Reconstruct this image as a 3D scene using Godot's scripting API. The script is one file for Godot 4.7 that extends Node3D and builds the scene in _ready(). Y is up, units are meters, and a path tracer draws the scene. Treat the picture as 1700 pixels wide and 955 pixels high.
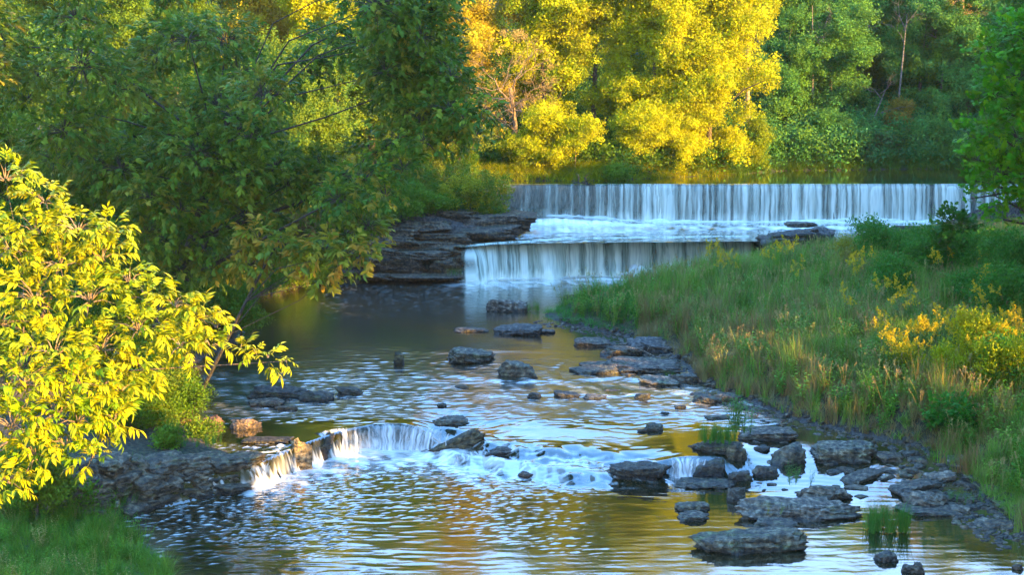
extends Node3D

const CAM_Y := 10.9
const FOCAL := 2335.0
var rng := RandomNumberGenerator.new()
var cam_basis := Basis()
var used := {}
var M := {}
var fine := FastNoiseLite.new()
var wide := FastNoiseLite.new()
var S := {}          # shared leaf and grass meshes

# ---------------------------------------------------------------- helpers
class Geo:
	var v := PackedVector3Array()
	var c := PackedColorArray()
	var uv := PackedVector2Array()
	var i := PackedInt32Array()
	var colored := false
	var mapped := false

	func quad(a: int, b: int, d: int, e: int):
		i.append_array(PackedInt32Array([a, b, d, b, e, d]))

	func point(p: Vector3, col := Color.WHITE) -> int:
		v.append(p)
		c.append(col)
		return v.size() - 1

	func leaf(base: Vector3, along: Vector3, side: Vector3, length: float, width: float, sag: float, col := Color.WHITE):
		var k := v.size()
		var down := Vector3(0, -sag * length, 0)
		v.append(base)
		v.append(base + along * length * 0.32 + side * width * 0.42 + down * 0.08)
		v.append(base + along * length * 0.32 - side * width * 0.42 + down * 0.08)
		v.append(base + along * length * 0.66 + side * width * 0.38 + down * 0.42)
		v.append(base + along * length * 0.66 - side * width * 0.38 + down * 0.42)
		v.append(base + along * length + down)
		for n in 6:
			c.append(col)
		i.append_array(PackedInt32Array([k, k + 1, k + 2, k + 1, k + 3, k + 2, k + 3, k + 4, k + 2, k + 3, k + 5, k + 4]))

	func rhomb(base: Vector3, along: Vector3, side: Vector3, length: float, width: float, col := Color.WHITE):
		var k := v.size()
		v.append(base)
		v.append(base + along * length * 0.5 + side * width * 0.5)
		v.append(base + along * length * 0.5 - side * width * 0.5)
		v.append(base + along * length)
		for n in 4:
			c.append(col)
		i.append_array(PackedInt32Array([k, k + 1, k + 2, k + 1, k + 3, k + 2]))

	func tube(pts: Array, radii: Array, sides: int, col := Color.WHITE):
		var start := v.size()
		for n in pts.size():
			var p: Vector3 = pts[n]
			var a: Vector3 = pts[maxi(n - 1, 0)]
			var b: Vector3 = pts[mini(n + 1, pts.size() - 1)]
			var t := (b - a).normalized()
			var x := t.cross(Vector3(0.31, 0.2, 0.93)).normalized()
			var y := t.cross(x)
			var r: float = radii[n]
			for s in sides:
				var g := TAU * s / sides
				v.append(p + (x * cos(g) + y * sin(g)) * r)
				c.append(col)
		for n in pts.size() - 1:
			for s in sides:
				var a0 := start + n * sides + s
				var a1 := start + n * sides + (s + 1) % sides
				i.append_array(PackedInt32Array([a0, a0 + sides, a1, a1, a0 + sides, a1 + sides]))
		var cap := v.size()
		v.append(pts[pts.size() - 1])
		c.append(col)
		for s in sides:
			i.append_array(PackedInt32Array([cap, cap - sides + (s + 1) % sides, cap - sides + s]))

	func mesh(smooth := true) -> ArrayMesh:
		var a := []
		a.resize(Mesh.ARRAY_MAX)
		a[Mesh.ARRAY_VERTEX] = v
		a[Mesh.ARRAY_INDEX] = i
		if colored:
			a[Mesh.ARRAY_COLOR] = c
		if mapped:
			a[Mesh.ARRAY_TEX_UV] = uv
		if smooth:
			var n := PackedVector3Array()
			n.resize(v.size())
			for k in range(0, i.size(), 3):
				var p := v[i[k]]
				var w := (v[i[k + 2]] - p).cross(v[i[k + 1]] - p)
				n[i[k]] += w
				n[i[k + 1]] += w
				n[i[k + 2]] += w
			for k in n.size():
				n[k] = n[k].normalized() if n[k].length_squared() > 1e-20 else Vector3.UP
			a[Mesh.ARRAY_NORMAL] = n
		var m := ArrayMesh.new()
		m.add_surface_from_arrays(Mesh.PRIMITIVE_TRIANGLES, a)
		return m


func rf(a: float, b: float) -> float:
	return rng.randf_range(a, b)


func ball() -> Vector3:
	var z := rf(-1, 1)
	var t := rf(0, TAU)
	var r := sqrt(1 - z * z)
	return Vector3(r * cos(t), z, r * sin(t))


func numbered(called: String) -> String:
	used[called] = used.get(called, -1) + 1
	return called if used[called] == 0 else "%s_%03d" % [called, used[called]]


func tag(o: Node, label: String, category: String, group := "", kind := ""):
	o.set_meta("label", label)
	o.set_meta("category", category)
	if group:
		o.set_meta("group", group)
	if kind:
		o.set_meta("kind", kind)


func thing(called: String, label: String, category: String, group := "", where := Vector3.ZERO) -> Node3D:
	var o := Node3D.new()
	o.name = numbered(called)
	add_child(o)
	o.position = where
	tag(o, label, category, group)
	return o


func put(called: String, mesh: Mesh, mat: Material, parent: Node = null) -> MeshInstance3D:
	var o := MeshInstance3D.new()
	o.mesh = mesh
	o.material_override = mat
	if parent == null:
		o.name = numbered(called)
		add_child(o)
	else:
		o.name = called
		var n := 0
		while parent.has_node(NodePath(str(o.name))):
			n += 1
			o.name = "%s_%03d" % [called, n]
		parent.add_child(o)
	return o


func scatter(called: String, mesh: Mesh, mat: Material, where: Array, tint: Array, parent: Node = null) -> MultiMeshInstance3D:
	var mm := MultiMesh.new()
	mm.transform_format = MultiMesh.TRANSFORM_3D
	mm.use_colors = true
	mm.mesh = mesh
	mm.instance_count = where.size()
	for k in where.size():
		mm.set_instance_transform(k, where[k])
		mm.set_instance_color(k, tint[k])
	var o := MultiMeshInstance3D.new()
	o.multimesh = mm
	o.material_override = mat
	o.set_meta("kind", "stuff")
	if parent == null:
		o.name = numbered(called)
		add_child(o)
	else:
		o.name = called if not parent.has_node(NodePath(called)) else called + "_001"
		parent.add_child(o)
	return o


# a point of the photograph (1700 x 955) carried out to a height or to a distance
func towards(px: float, py: float) -> Vector3:
	return cam_basis * Vector3((px - 850.0) / FOCAL, -(py - 477.5) / FOCAL, -1.0)


func on_level(px: float, py: float, y: float) -> Vector3:
	var d := towards(px, py)
	return Vector3(0, CAM_Y, 0) + d * ((y - CAM_Y) / d.y)


func at_depth(px: float, py: float, depth: float) -> Vector3:
	var d := towards(px, py)
	return Vector3(0, CAM_Y, 0) + d * (depth / -d.z)


func on_water(px: float, py: float) -> Vector3:
	var y := 0.5
	var p := Vector3.ZERO
	for n in 6:
		p = on_level(px, py, y)
		y = lerpf(y, water(p.x, -p.z), 0.8)
	return p


func on_ground(px: float, py: float) -> Vector3:
	var d := towards(px, py)
	var p := Vector3(0, CAM_Y, 0) + d * 20.0
	for n in 500:
		if p.y < ground(p.x, -p.z):
			break
		p += d * 0.2
	p.y = ground(p.x, -p.z)
	return p


func along(line: Array, x: float) -> float:
	if x <= line[0][0]:
		return line[0][1]
	for n in range(1, line.size()):
		if x <= line[n][0]:
			var a: float = line[n - 1][0]
			var b: float = line[n][0]
			return lerpf(line[n - 1][1], line[n][1], (x - a) / (b - a))
	return line[line.size() - 1][1]


# ---------------------------------------------------------------- the lie of the land
var ledge_line := [[-14.0, 34.2], [-10.2, 35.0], [-7.3, 37.7], [-6.74, 38.3], [-6.1, 39.7], [-5.46, 40.7], [-5.08, 41.3], [-4.25, 42.05], [-3.5, 42.1], [-2.0, 41.3], [-0.5, 40.0], [0.9, 39.3], [2.6, 38.9], [4.3, 39.0], [5.5, 39.1], [7.0, 38.8], [16.0, 37.5]]
var left_line := [[10.0, -5.0], [25.0, -6.4], [30.7, -7.7], [32.2, -8.6], [34.5, -9.9], [35.0, -10.2], [37.7, -7.5], [38.4, -7.45], [39.4, -8.4], [42.0, -9.8], [50.0, -12.0], [56.0, -10.8], [62.0, -12.2], [66.5, -12.1], [69.6, -10.4], [71.0, -9.4], [72.4, -8.0], [73.0, -3.2], [73.8, -1.2], [76.0, 0.2], [78.0, -0.6], [80.0, -1.8], [90.0, -2.5]]
var right_line := [[10.0, 20.0], [25.0, 15.0], [31.0, 13.2], [34.0, 12.7], [38.6, 12.6], [40.5, 12.0], [41.5, 10.6], [43.5, 8.7], [45.7, 7.6], [47.7, 6.5], [51.5, 6.4], [54.0, 5.4], [56.4, 4.6], [59.0, 2.4], [61.5, 1.4], [64.5, 5.0], [68.6, 9.0], [72.0, 12.4], [73.4, 14.0], [75.0, 26.0], [77.0, 36.0], [100.0, 44.0]]
var falls_line := [[-9.0, 71.2], [-2.3, 71.4], [-1.5, 71.8], [-0.6, 72.0], [0.6, 72.2], [1.5, 72.4], [3.0, 72.8], [4.7, 73.0], [8.5, 73.4], [13.0, 73.7], [40.0, 74.2]]
var lip_line := [[-2.5, 3.0], [-0.6, 3.12], [1.5, 3.2], [4.7, 3.25], [13.0, 3.3]]
var shore_line := [[-60.0, 82.5], [-2.0, 83.0], [5.0, 83.0], [8.0, 85.0], [11.0, 87.2], [14.4, 89.2], [16.0, 91.5], [18.0, 93.6], [30.0, 96.0], [60.0, 97.0]]


func water(x: float, d: float) -> float:
	if d > 79.9:
		return 5.6
	if d > along(falls_line, x):
		var step := smoothstep(76.2, 77.6, d + 0.35 * wide.get_noise_2d(x * 9.0, 3.0))
		var high := lerpf(3.85, 3.5, smoothstep(2.0, 9.0, x))
		return lerpf(along(lip_line, x), high, step) + 0.04 * clampf((d - 73.0) / 7.0, 0, 1)
	var mid := 0.7 + (d - 41.0) * 0.0185
	if x > 1.0:
		mid -= 0.18 * smoothstep(1.0, 4.0, x) * smoothstep(46.0, 41.0, d)
	var e := along(ledge_line, x)
	var spread := smoothstep(5.3, 8.0, x)
	var t := smoothstep(e - 0.12 - 3.0 * spread, e + 0.22 + 3.0 * spread, d)
	if x > -3.2 and x < 5.0:
		var j := 0.7 * wide.get_noise_2d(x * 7.0, 71.0)
		var soft := 0.4 * smoothstep(e - 1.1 + j, e - 0.2 + j, d) + 0.35 * smoothstep(e + 0.2 - j, e + 1.2 - j, d) + 0.25 * smoothstep(e + 1.0, e + 4.0, d)
		t = lerpf(t, soft, smoothstep(-3.2, -2.0, x) * smoothstep(5.0, 3.2, x))
	return mid * t


func ground(x: float, d: float) -> float:
	var w := water(x, minf(d, 79.8)) if d < 81.0 else 5.6
	var rough := wide.get_noise_2d(x * 3.0, d * 3.0)
	if d > 79.9:
		var inland := maxf(d - along(shore_line, x), maxf(x - along(right_line, d), along(left_line, d) - x))
		if inland < 0:
			return 5.6 - 0.9 * smoothstep(0.0, -2.5, inland) - 0.02
		var h := 5.6 + 0.5 * smoothstep(0, 1.5, inland) + 0.1 * inland + rough * 0.3 * smoothstep(0, 2, inland)
		return h + 0.3 * clampf(d - 106.0, 0, 34)
	var l := along(left_line, d) - x
	var r := x - along(right_line, d)
	if l > 0:
		w = minf(w, 1.32)
		var cliff := smoothstep(60, 68, d)
		var rock := smoothstep(34.8, 35.6, d) * smoothstep(43.5, 40.5, d)
		var low := smoothstep(35.4, 34.2, d)
		var h := w + lerpf(lerpf(0.7 * smoothstep(0, 1.2, l) + 0.22 * l, 0.12 * smoothstep(0, 1.0, l) + 0.08 * l, low), 2.3 * smoothstep(0, 0.8, l) + 0.3 * smoothstep(0.8, 3.0, l) + 0.08 * l, cliff)
		if d > 73.0:
			h = lerpf(3.8, 4.3, smoothstep(0.3, 3.0, l)) + 0.05 * l
		elif d > 70.0:
			h = w + 2.6 * smoothstep(0, 0.9, l) + 0.06 * l
		if rock > 0:
			h = lerpf(h, (0.78 + 0.13 * l) if l > 0.3 else minf(h, 0.6), rock)
		return h + rough * 0.25 * smoothstep(0.2, 2.0, l)
	if r > 0:
		var far := 1.0 - 0.55 * smoothstep(60.0, 67.0, d) * smoothstep(8.0, 3.0, r)
		var h := w + 0.1 + far * (0.7 * smoothstep(0, 1.8, r) + 0.75 * smoothstep(1.5, 6, r)) + 0.09 * maxf(r - 5, 0)
		return h + rough * 0.2 * smoothstep(0.3, 2.0, r)
	var away := minf(-l, -r)
	var depth := minf(0.55, 0.16 * away)
	if d < along(falls_line, x) and -r < 6.0 and d < 47.0:
		depth = minf(depth, 0.02 + 0.06 * -r)
	if d > along(falls_line, x):
		depth = 0.12
	return w - depth + rough * 0.12 - 0.03


# ---------------------------------------------------------------- materials
func noise_tex(freq: float, colors: Array, stops: Array, size := 512, type := FastNoiseLite.TYPE_SIMPLEX_SMOOTH, oct := 5, sd := 1) -> NoiseTexture2D:
	var n := FastNoiseLite.new()
	n.noise_type = type
	n.frequency = freq
	n.fractal_octaves = oct
	n.fractal_gain = 0.55
	n.seed = sd
	var t := NoiseTexture2D.new()
	t.width = size
	t.height = size
	t.seamless = true
	t.noise = n
	if colors:
		var g := Gradient.new()
		g.offsets = PackedFloat32Array(stops)
		g.colors = PackedColorArray(colors)
		t.color_ramp = g
	return t


func grey(v: float) -> Color:
	return Color(v, v, v)


func leafy(gloss := 0.45, through := 0.9) -> StandardMaterial3D:
	var m := StandardMaterial3D.new()
	m.vertex_color_use_as_albedo = true
	m.roughness = gloss
	m.metallic_specular = 0.2
	m.backlight_enabled = true
	m.backlight = grey(through)
	m.cull_mode = BaseMaterial3D.CULL_DISABLED
	return m


func painted(mesh: ArrayMesh, c: Color) -> ArrayMesh:
	var a := mesh.surface_get_arrays(0)
	var col := PackedColorArray()
	col.resize(a[Mesh.ARRAY_VERTEX].size())
	col.fill(Color(c.r, c.g, c.b, 1))
	a[Mesh.ARRAY_COLOR] = col
	var m := ArrayMesh.new()
	m.add_surface_from_arrays(Mesh.PRIMITIVE_TRIANGLES, a)
	return m


func make_materials():
	M.leaf = leafy(0.42, 0.9)
	M.bush_leaf = leafy(0.42, 0.6)
	M.far_leaf = leafy(0.6, 0.8)
	M.grass = leafy(0.55, 0.7)
	var rock := StandardMaterial3D.new()
	rock.vertex_color_use_as_albedo = true
	rock.albedo_texture = noise_tex(0.012, [grey(0.25), Color(0.5, 0.48, 0.46), Color(0.7, 0.67, 0.64), grey(1.0)], [0.2, 0.42, 0.6, 0.8], 512, FastNoiseLite.TYPE_SIMPLEX_SMOOTH, 6, 3)
	rock.uv1_triplanar = true
	rock.uv1_world_triplanar = true
	rock.uv1_scale = Vector3(0.6, 0.85, 0.6)
	rock.roughness = 0.62
	rock.metallic_specular = 0.5
	rock.heightmap_enabled = true
	rock.heightmap_scale = 10.0
	rock.heightmap_texture = noise_tex(0.02, [], [], 512, FastNoiseLite.TYPE_SIMPLEX, 6, 9)
	M.rock = rock
	var bark := StandardMaterial3D.new()
	bark.albedo_color = Color(0.17, 0.12, 0.08).linear_to_srgb()
	bark.albedo_texture = noise_tex(0.03, [grey(0.45), grey(1.0)], [0.2, 0.8], 256, FastNoiseLite.TYPE_SIMPLEX, 4, 5)
	bark.uv1_triplanar = true
	bark.uv1_scale = Vector3(2.0, 0.5, 2.0)
	bark.roughness = 0.9
	bark.heightmap_enabled = true
	bark.heightmap_scale = 3.0
	bark.heightmap_texture = bark.albedo_texture
	M.bark = bark
	M.pale_bark = bark.duplicate()
	M.pale_bark.albedo_color = Color(0.42, 0.34, 0.25).linear_to_srgb()
	M.grey_bark = bark.duplicate()
	M.grey_bark.albedo_color = Color(0.25, 0.21, 0.17).linear_to_srgb()
	M.dark_bark = bark.duplicate()
	M.dark_bark.albedo_color = Color(0.08, 0.06, 0.045).linear_to_srgb()
	M.rust_bark = bark.duplicate()
	M.rust_bark.albedo_color = Color(0.4, 0.27, 0.16).linear_to_srgb()
	var soil := StandardMaterial3D.new()
	soil.vertex_color_use_as_albedo = true
	soil.albedo_texture = noise_tex(0.02, [grey(0.4), grey(1.0)], [0.2, 0.8], 512, FastNoiseLite.TYPE_SIMPLEX, 6, 7)
	soil.uv1_triplanar = true
	soil.uv1_world_triplanar = true
	soil.uv1_scale = Vector3(0.5, 0.5, 0.5)
	soil.roughness = 0.9
	soil.heightmap_enabled = true
	soil.heightmap_scale = 6.0
	soil.heightmap_texture = soil.albedo_texture
	M.soil = soil
	var w := StandardMaterial3D.new()
	w.vertex_color_use_as_albedo = true
	w.roughness = 0.05
	w.metallic_specular = 0.9
	w.clearcoat_enabled = true
	w.clearcoat = 1.0
	w.clearcoat_roughness = 0.08
	w.normal_enabled = true
	w.normal_scale = 0.1
	var nt := noise_tex(0.018, [], [], 512, FastNoiseLite.TYPE_SIMPLEX_SMOOTH, 3, 21)
	nt.as_normal_map = true
	nt.bump_strength = 3.0
	w.normal_texture = nt
	M.water = w
	M.riffle = w.duplicate()
	M.riffle.roughness = 0.17
	M.riffle.clearcoat_roughness = 0.2
	var still: StandardMaterial3D = w.duplicate()
	still.normal_scale = 0.04
	M.still_water = still
	var f := StandardMaterial3D.new()
	f.vertex_color_use_as_albedo = true
	f.transparency = BaseMaterial3D.TRANSPARENCY_ALPHA
	f.roughness = 0.4
	f.metallic_specular = 0.5
	f.backlight_enabled = true
	f.backlight = grey(0.7)
	M.fall = f
	var con := StandardMaterial3D.new()
	con.albedo_texture = noise_tex(0.02, [Color(0.16, 0.16, 0.14), Color(0.3, 0.3, 0.27), Color(0.42, 0.4, 0.36)], [0.2, 0.5, 0.8], 512, FastNoiseLite.TYPE_SIMPLEX, 5, 11)
	con.uv1_triplanar = true
	con.uv1_world_triplanar = true
	con.uv1_scale = Vector3(0.7, 0.18, 0.7)
	con.roughness = 0.5
	M.concrete = con


# ---------------------------------------------------------------- leaves, tufts and rocks
func make_shapes():
	rng.seed = 11
	# a compound leaf: a stalk with seven drooping leaflets
	for n in 3:
		var g := Geo.new()
		g.tube([Vector3.ZERO, Vector3(0, 0.01, 0.16), Vector3(0, -0.03, 0.3)], [0.005, 0.004, 0.002], 3)
		for k in 4:
			var z := 0.1 + 0.062 * k
			for s in [-1, 1]:
				if k == 3 and s == 1:
					continue
				var dir := Vector3(s * rf(0.6, 0.9) if k < 3 else 0.0, rf(-0.25, 0.1), rf(0.5, 0.8)).normalized()
				var side := dir.cross(Vector3(rf(-0.5, 0.5), 1, rf(-0.4, 0.4))).normalized()
				g.leaf(Vector3(0, 0.0, z), dir, side, rf(0.13, 0.18), rf(0.05, 0.07), rf(0.35, 0.8))
		S["compound_%d" % n] = g.mesh(true)
	# a twig with oval leaves
	for n in 3:
		var g := Geo.new()
		g.tube([Vector3.ZERO, Vector3(0, 0.03, 0.2), Vector3(0, 0.0, 0.42)], [0.008, 0.006, 0.003], 3)
		for k in 9:
			var z := 0.05 + 0.042 * k
			var dir := Vector3(rf(-1, 1), rf(-0.5, 0.4), rf(0.1, 0.9)).normalized()
			var side := dir.cross(Vector3(rf(-0.7, 0.7), 1, rf(-0.7, 0.7))).normalized()
			g.leaf(Vector3(0, 0.01, z), dir, side, rf(0.17, 0.26), rf(0.085, 0.12), rf(0.2, 0.7))
		S["oval_%d" % n] = g.mesh(true)
	# a twig with broad lobed leaves
	for n in 3:
		var g := Geo.new()
		g.tube([Vector3.ZERO, Vector3(0, 0.02, 0.2), Vector3(0, -0.02, 0.4)], [0.007, 0.005, 0.003], 3)
		for k in 8:
			var dir := Vector3(rf(-1, 1), rf(-0.35, 0.35), rf(0.0, 0.9)).normalized()
			var side := dir.cross(Vector3(rf(-0.5, 0.5), 1, rf(-0.5, 0.5))).normalized()
			var at := Vector3(0, 0, 0.05 + 0.045 * k) + dir * 0.06
			var size := rf(0.1, 0.16)
			var centre := g.point(at + dir * size * 0.5)
			var first := g.v.size()
			for q in 10:
				var ang := TAU * q / 10.0
				var rad := size * (0.62 if q % 2 == 0 else 0.36)
				g.point(at + dir * size * 0.5 + (dir * cos(ang) + side * sin(ang)) * rad + Vector3(0, -0.12 * size * (1 if q % 2 == 0 else 0), 0))
			for q in 10:
				g.i.append_array(PackedInt32Array([centre, first + q, first + (q + 1) % 10]))
		S["lobed_%d" % n] = g.mesh(true)
	# leaf clumps for the trees farther off
	for n in 3:
		var g := Geo.new()
		for k in 64:
			var p := ball() * Vector3(0.5, 0.3, 0.5) * pow(rng.randf(), 0.4)
			var dir := (ball() + Vector3(0, -0.25, 0)).normalized()
			var side := dir.cross(ball()).normalized()
			g.rhomb(p, dir, side, rf(0.1, 0.18), rf(0.055, 0.095))
		S["clump_%d" % n] = g.mesh(false)
	for n in 2:   # finer clumps, for shrubs and undergrowth
		var g := Geo.new()
		for k in 44:
			var p := ball() * Vector3(0.28, 0.24, 0.28) * pow(rng.randf(), 0.4)
			var dir := (ball() + Vector3(0, 0.2, 0)).normalized()
			var side := dir.cross(ball()).normalized()
			g.rhomb(p, dir, side, rf(0.07, 0.13), rf(0.035, 0.06))
		S["fine_%d" % n] = g.mesh(false)
	# grass tufts: curved blades
	for n in 4:
		var g := Geo.new()
		for k in 18:
			var a := rf(0, TAU)
			var lean := Vector3(cos(a), 0, sin(a)) * rf(0.05, 0.55)
			var foot := Vector3(rf(-0.1, 0.1), 0, rf(-0.1, 0.1))
			var h := rf(0.55, 1.0)
			var side := Vector3(-sin(a + rf(-0.6, 0.6)), 0, cos(a)) * rf(0.006, 0.011)
			var first := g.v.size()
			for q in 4:
				var t := q / 3.0
				var p := foot + lean * t * t + Vector3(0, h * (t - 0.22 * t * t * lean.length() * 1.6), 0)
				g.point(p + side * (1.0 - t * 0.85))
				g.point(p - side * (1.0 - t * 0.85))
			for q in 3:
				g.quad(first + q * 2, first + q * 2 + 2, first + q * 2 + 1, first + q * 2 + 3)
		S["tuft_%d" % n] = g.mesh(false)
	# leafy weeds: upright stems with narrow leaves
	for n in 2:
		var g := Geo.new()
		for k in 5:
			var a := rf(0, TAU)
			var top := Vector3(cos(a) * rf(0.05, 0.3), rf(0.6, 1.0), sin(a) * rf(0.05, 0.3))
			g.tube([Vector3(0, 0, 0), top * 0.5 + Vector3(0, 0.05, 0), top], [0.006, 0.005, 0.002], 3)
			for q in 12:
				var t := 0.15 + 0.85 * q / 11.0
				var b := q * 2.4 + k
				var dir := Vector3(cos(b), rf(0.0, 0.6), sin(b)).normalized()
				g.leaf(top * t, dir, dir.cross(Vector3.UP).normalized(), rf(0.1, 0.17) * (1.1 - 0.5 * t), 0.035, rf(0.1, 0.5))
		S["weed_%d" % n] = g.mesh(false)
	var sh := Geo.new()
	for k in 5:
		var a := rf(0, TAU)
		var top := Vector3(cos(a) * rf(0.1, 0.35), rf(0.8, 1.15), sin(a) * rf(0.1, 0.35))
		sh.tube([Vector3.ZERO, top * 0.6 + Vector3(0, 0.12, 0), top], [0.004, 0.004, 0.003], 3)
		for q in 12:
			sh.rhomb(top * rf(0.82, 1.0), (ball() + Vector3.UP).normalized(), ball(), 0.08, 0.02)
	S.seed = sh.mesh(false)
	# a plume of tiny flowers
	var pl := Geo.new()
	for k in 70:
		var t := rng.randf()
		var p := Vector3(rf(-1, 1) * 0.09 * (1.1 - t), t * 0.3, rf(-1, 1) * 0.09 * (1.1 - t))
		pl.rhomb(p, ball(), ball(), 0.045, 0.03)
	S.plume = painted(pl.mesh(false), Color(0.5, 0.36, 0.012))
	for n in 2:
		S["green_weed_%d" % n] = painted(S["weed_%d" % n], Color(0.07, 0.15, 0.02))


# angular, layered stone of that full size, its base buried; wet and dark up to 'wet' metres above the water it stands in
func rock_mesh(size: Vector3, sd: int, boxy := 0.5, layers := 4.0, n := 9, wet := 0.1, shade := Color(1, 1, 1), moss := 0.3, skew := 0.0) -> ArrayMesh:
	var r := RandomNumberGenerator.new()
	r.seed = sd * 7919 + 13
	var planes := []
	for axis in [Vector3.RIGHT, Vector3.LEFT, Vector3.BACK, Vector3.FORWARD, Vector3.UP, Vector3.DOWN]:
		var tilt := Vector3(r.randf_range(-1, 1), r.randf_range(-1, 1), r.randf_range(-1, 1)) * 0.3
		planes.append([(axis + tilt).normalized(), r.randf_range(0.72, 1.0)])
	for k in 11:
		var z := r.randf_range(-0.6, 1)
		var t := r.randf_range(0, TAU)
		var q := sqrt(1 - z * z)
		planes.append([Vector3(q * cos(t), z, q * sin(t)), r.randf_range(lerpf(0.72, 1.0, boxy), lerpf(1.0, 1.35, boxy))])
	var g := Geo.new()
	g.colored = true
	var seen := {}
	var off := Vector3(r.randf_range(-90, 90), r.randf_range(-90, 90), r.randf_range(-90, 90))
	var faces := [[Vector3.RIGHT, Vector3.UP], [Vector3.LEFT, Vector3.UP], [Vector3.UP, Vector3.BACK], [Vector3.DOWN, Vector3.BACK], [Vector3.BACK, Vector3.UP], [Vector3.FORWARD, Vector3.UP]]
	for f in faces:
		var w: Vector3 = f[0]
		var u: Vector3 = f[1]
		var s := u.cross(w)
		var ids := PackedInt32Array()
		for a in n + 1:
			for b in n + 1:
				var q := w + s * (2.0 * a / n - 1) + u * (2.0 * b / n - 1)
				var key := Vector3i((q * 1000).round())
				if seen.has(key):
					ids.append(seen[key])
					continue
				var dir := q.normalized()
				var rad := 9.0
				for p in planes:
					var dot := dir.dot(p[0])
					if dot > 0.05:
						rad = minf(rad, p[1] / dot)
				rad = minf(rad, 1.45)
				var p3 := dir * rad
				var layer := p3.y * layers + 0.35 * fine.get_noise_3d(off.x + p3.x * 20, off.y, off.z + p3.z * 20)
				var fr := layer - floorf(layer)
				var jut := 0.1 * sin(floorf(layer) * 12.7 + off.x) - 0.09 * smoothstep(0.72, 0.95, fr)
				p3.x *= 1.0 + jut * 1.3
				p3.z *= 1.0 + jut * 1.3
				p3 += dir * 0.14 * fine.get_noise_3dv(p3 * 22.0 + off) + dir * 0.08 * fine.get_noise_3dv(p3 * 60.0 + off) + dir * 0.16 * (0.25 - absf(fine.get_noise_3dv(p3 * 17.0 - off)))
				p3.x += skew * p3.y
				var out := p3 * size * 0.5
				var tone := 0.85 + 0.5 * fine.get_noise_3dv(p3 * 30.0 - off)
				tone *= 1.15
				var col := Color(shade.r * tone * 1.1, shade.g * tone * 0.97, shade.b * tone * 0.68)
				var mo := moss * smoothstep(0.05, 0.4, fine.get_noise_3dv(p3 * 16.0 + off * 2.0)) * smoothstep(-0.2, 0.5, dir.y)
				col = col.lerp(Color(0.16, 0.2, 0.045), mo)
				var dry := 1.0 if wet <= 0.0 else smoothstep(wet * 0.35, wet, out.y + 0.05 * fine.get_noise_3dv(p3 * 40.0))
				col = Color(col.r, col.g, col.b) * lerpf(0.32, 1.0, dry)
				seen[key] = g.point(out, Color(col.r, col.g, col.b, 1))
				ids.append(seen[key])
		for a in n:
			for b in n:
				var k := a * (n + 1) + b
				g.quad(ids[k], ids[k + 1], ids[k + n + 1], ids[k + n + 2])
	return g.mesh(true)


var rock_count := 0
var known := []      # [place, short name] of the larger rocks


func short_name(label: String) -> String:
	var out := []
	for w in label.split(" "):
		if w.trim_suffix(",") in ["in", "with", "at", "left", "right", "between", "beside", "below", "behind", "under", "against", "off", "alone", "standing", "leaning", "joined", "barely", "touching", "pointing", "near", "on", "of", "upstream", "poking", "hidden", "leading", "rising", "stretching", "awash", "lying", "just", "close", "lodged", "nearest", "from"] and out.size() > 1:
			break
		out.append(w)
	return " ".join(out.slice(0, 6)).trim_suffix(",")


# a stone seen at (px, py) of the photograph: px the middle, py its waterline, w and h its size there
func rock(label: String, px: float, py: float, w: float, h: float, o := {}) -> MeshInstance3D:
	rock_count += 1
	var p := on_ground(px, py) if o.get("land", false) else on_water(px, py)
	var m := -p.z / FOCAL
	var height := h * m * 1.08
	var deep: float = w * m * o.get("deep", 0.7)
	height = maxf(height - deep * 0.26, height * 0.55)
	var size := Vector3(w * m, height * 2.0 * o.get("sink", 1.0), deep)
	var grey_of: Color = o.get("shade", Color(0.3, 0.29, 0.28))
	var mesh := rock_mesh(size, o.get("sd", rock_count), o.get("boxy", 0.45), o.get("layers", clampf(size.y * 6.0, 1.5, 5.0)), 18 if w > 80 else 13 if w > 35 else 9, o.get("wet", minf(0.14, height * 0.35)), grey_of, o.get("moss", 0.35), o.get("skew", 0.0))
	var node := put(o.get("called", "rock"), mesh, M.rock)
	node.position = p + Vector3(0, height * o.get("lift", 0.0), -deep * 0.3)
	node.rotation = Vector3(o.get("pitch", 0.0), o.get("turn", 0.0), o.get("roll", 0.0))
	tag(node, label, o.get("category", "rock"), o.get("group", ""))
	known.append([node.position, short_name(label)])
	return node


# ---------------------------------------------------------------- trees
func auto_lobes(centre: Vector3, radii: Vector3, count: int, r0: float, r1: float) -> Array:
	var out := []
	for k in count:
		var dir := ball()
		var far := pow(rng.randf(), 0.5) * (0.85 if rng.randf() < 0.75 else 1.15)
		out.append([centre + dir * radii * far, rf(r0, r1)])
	return out


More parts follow.
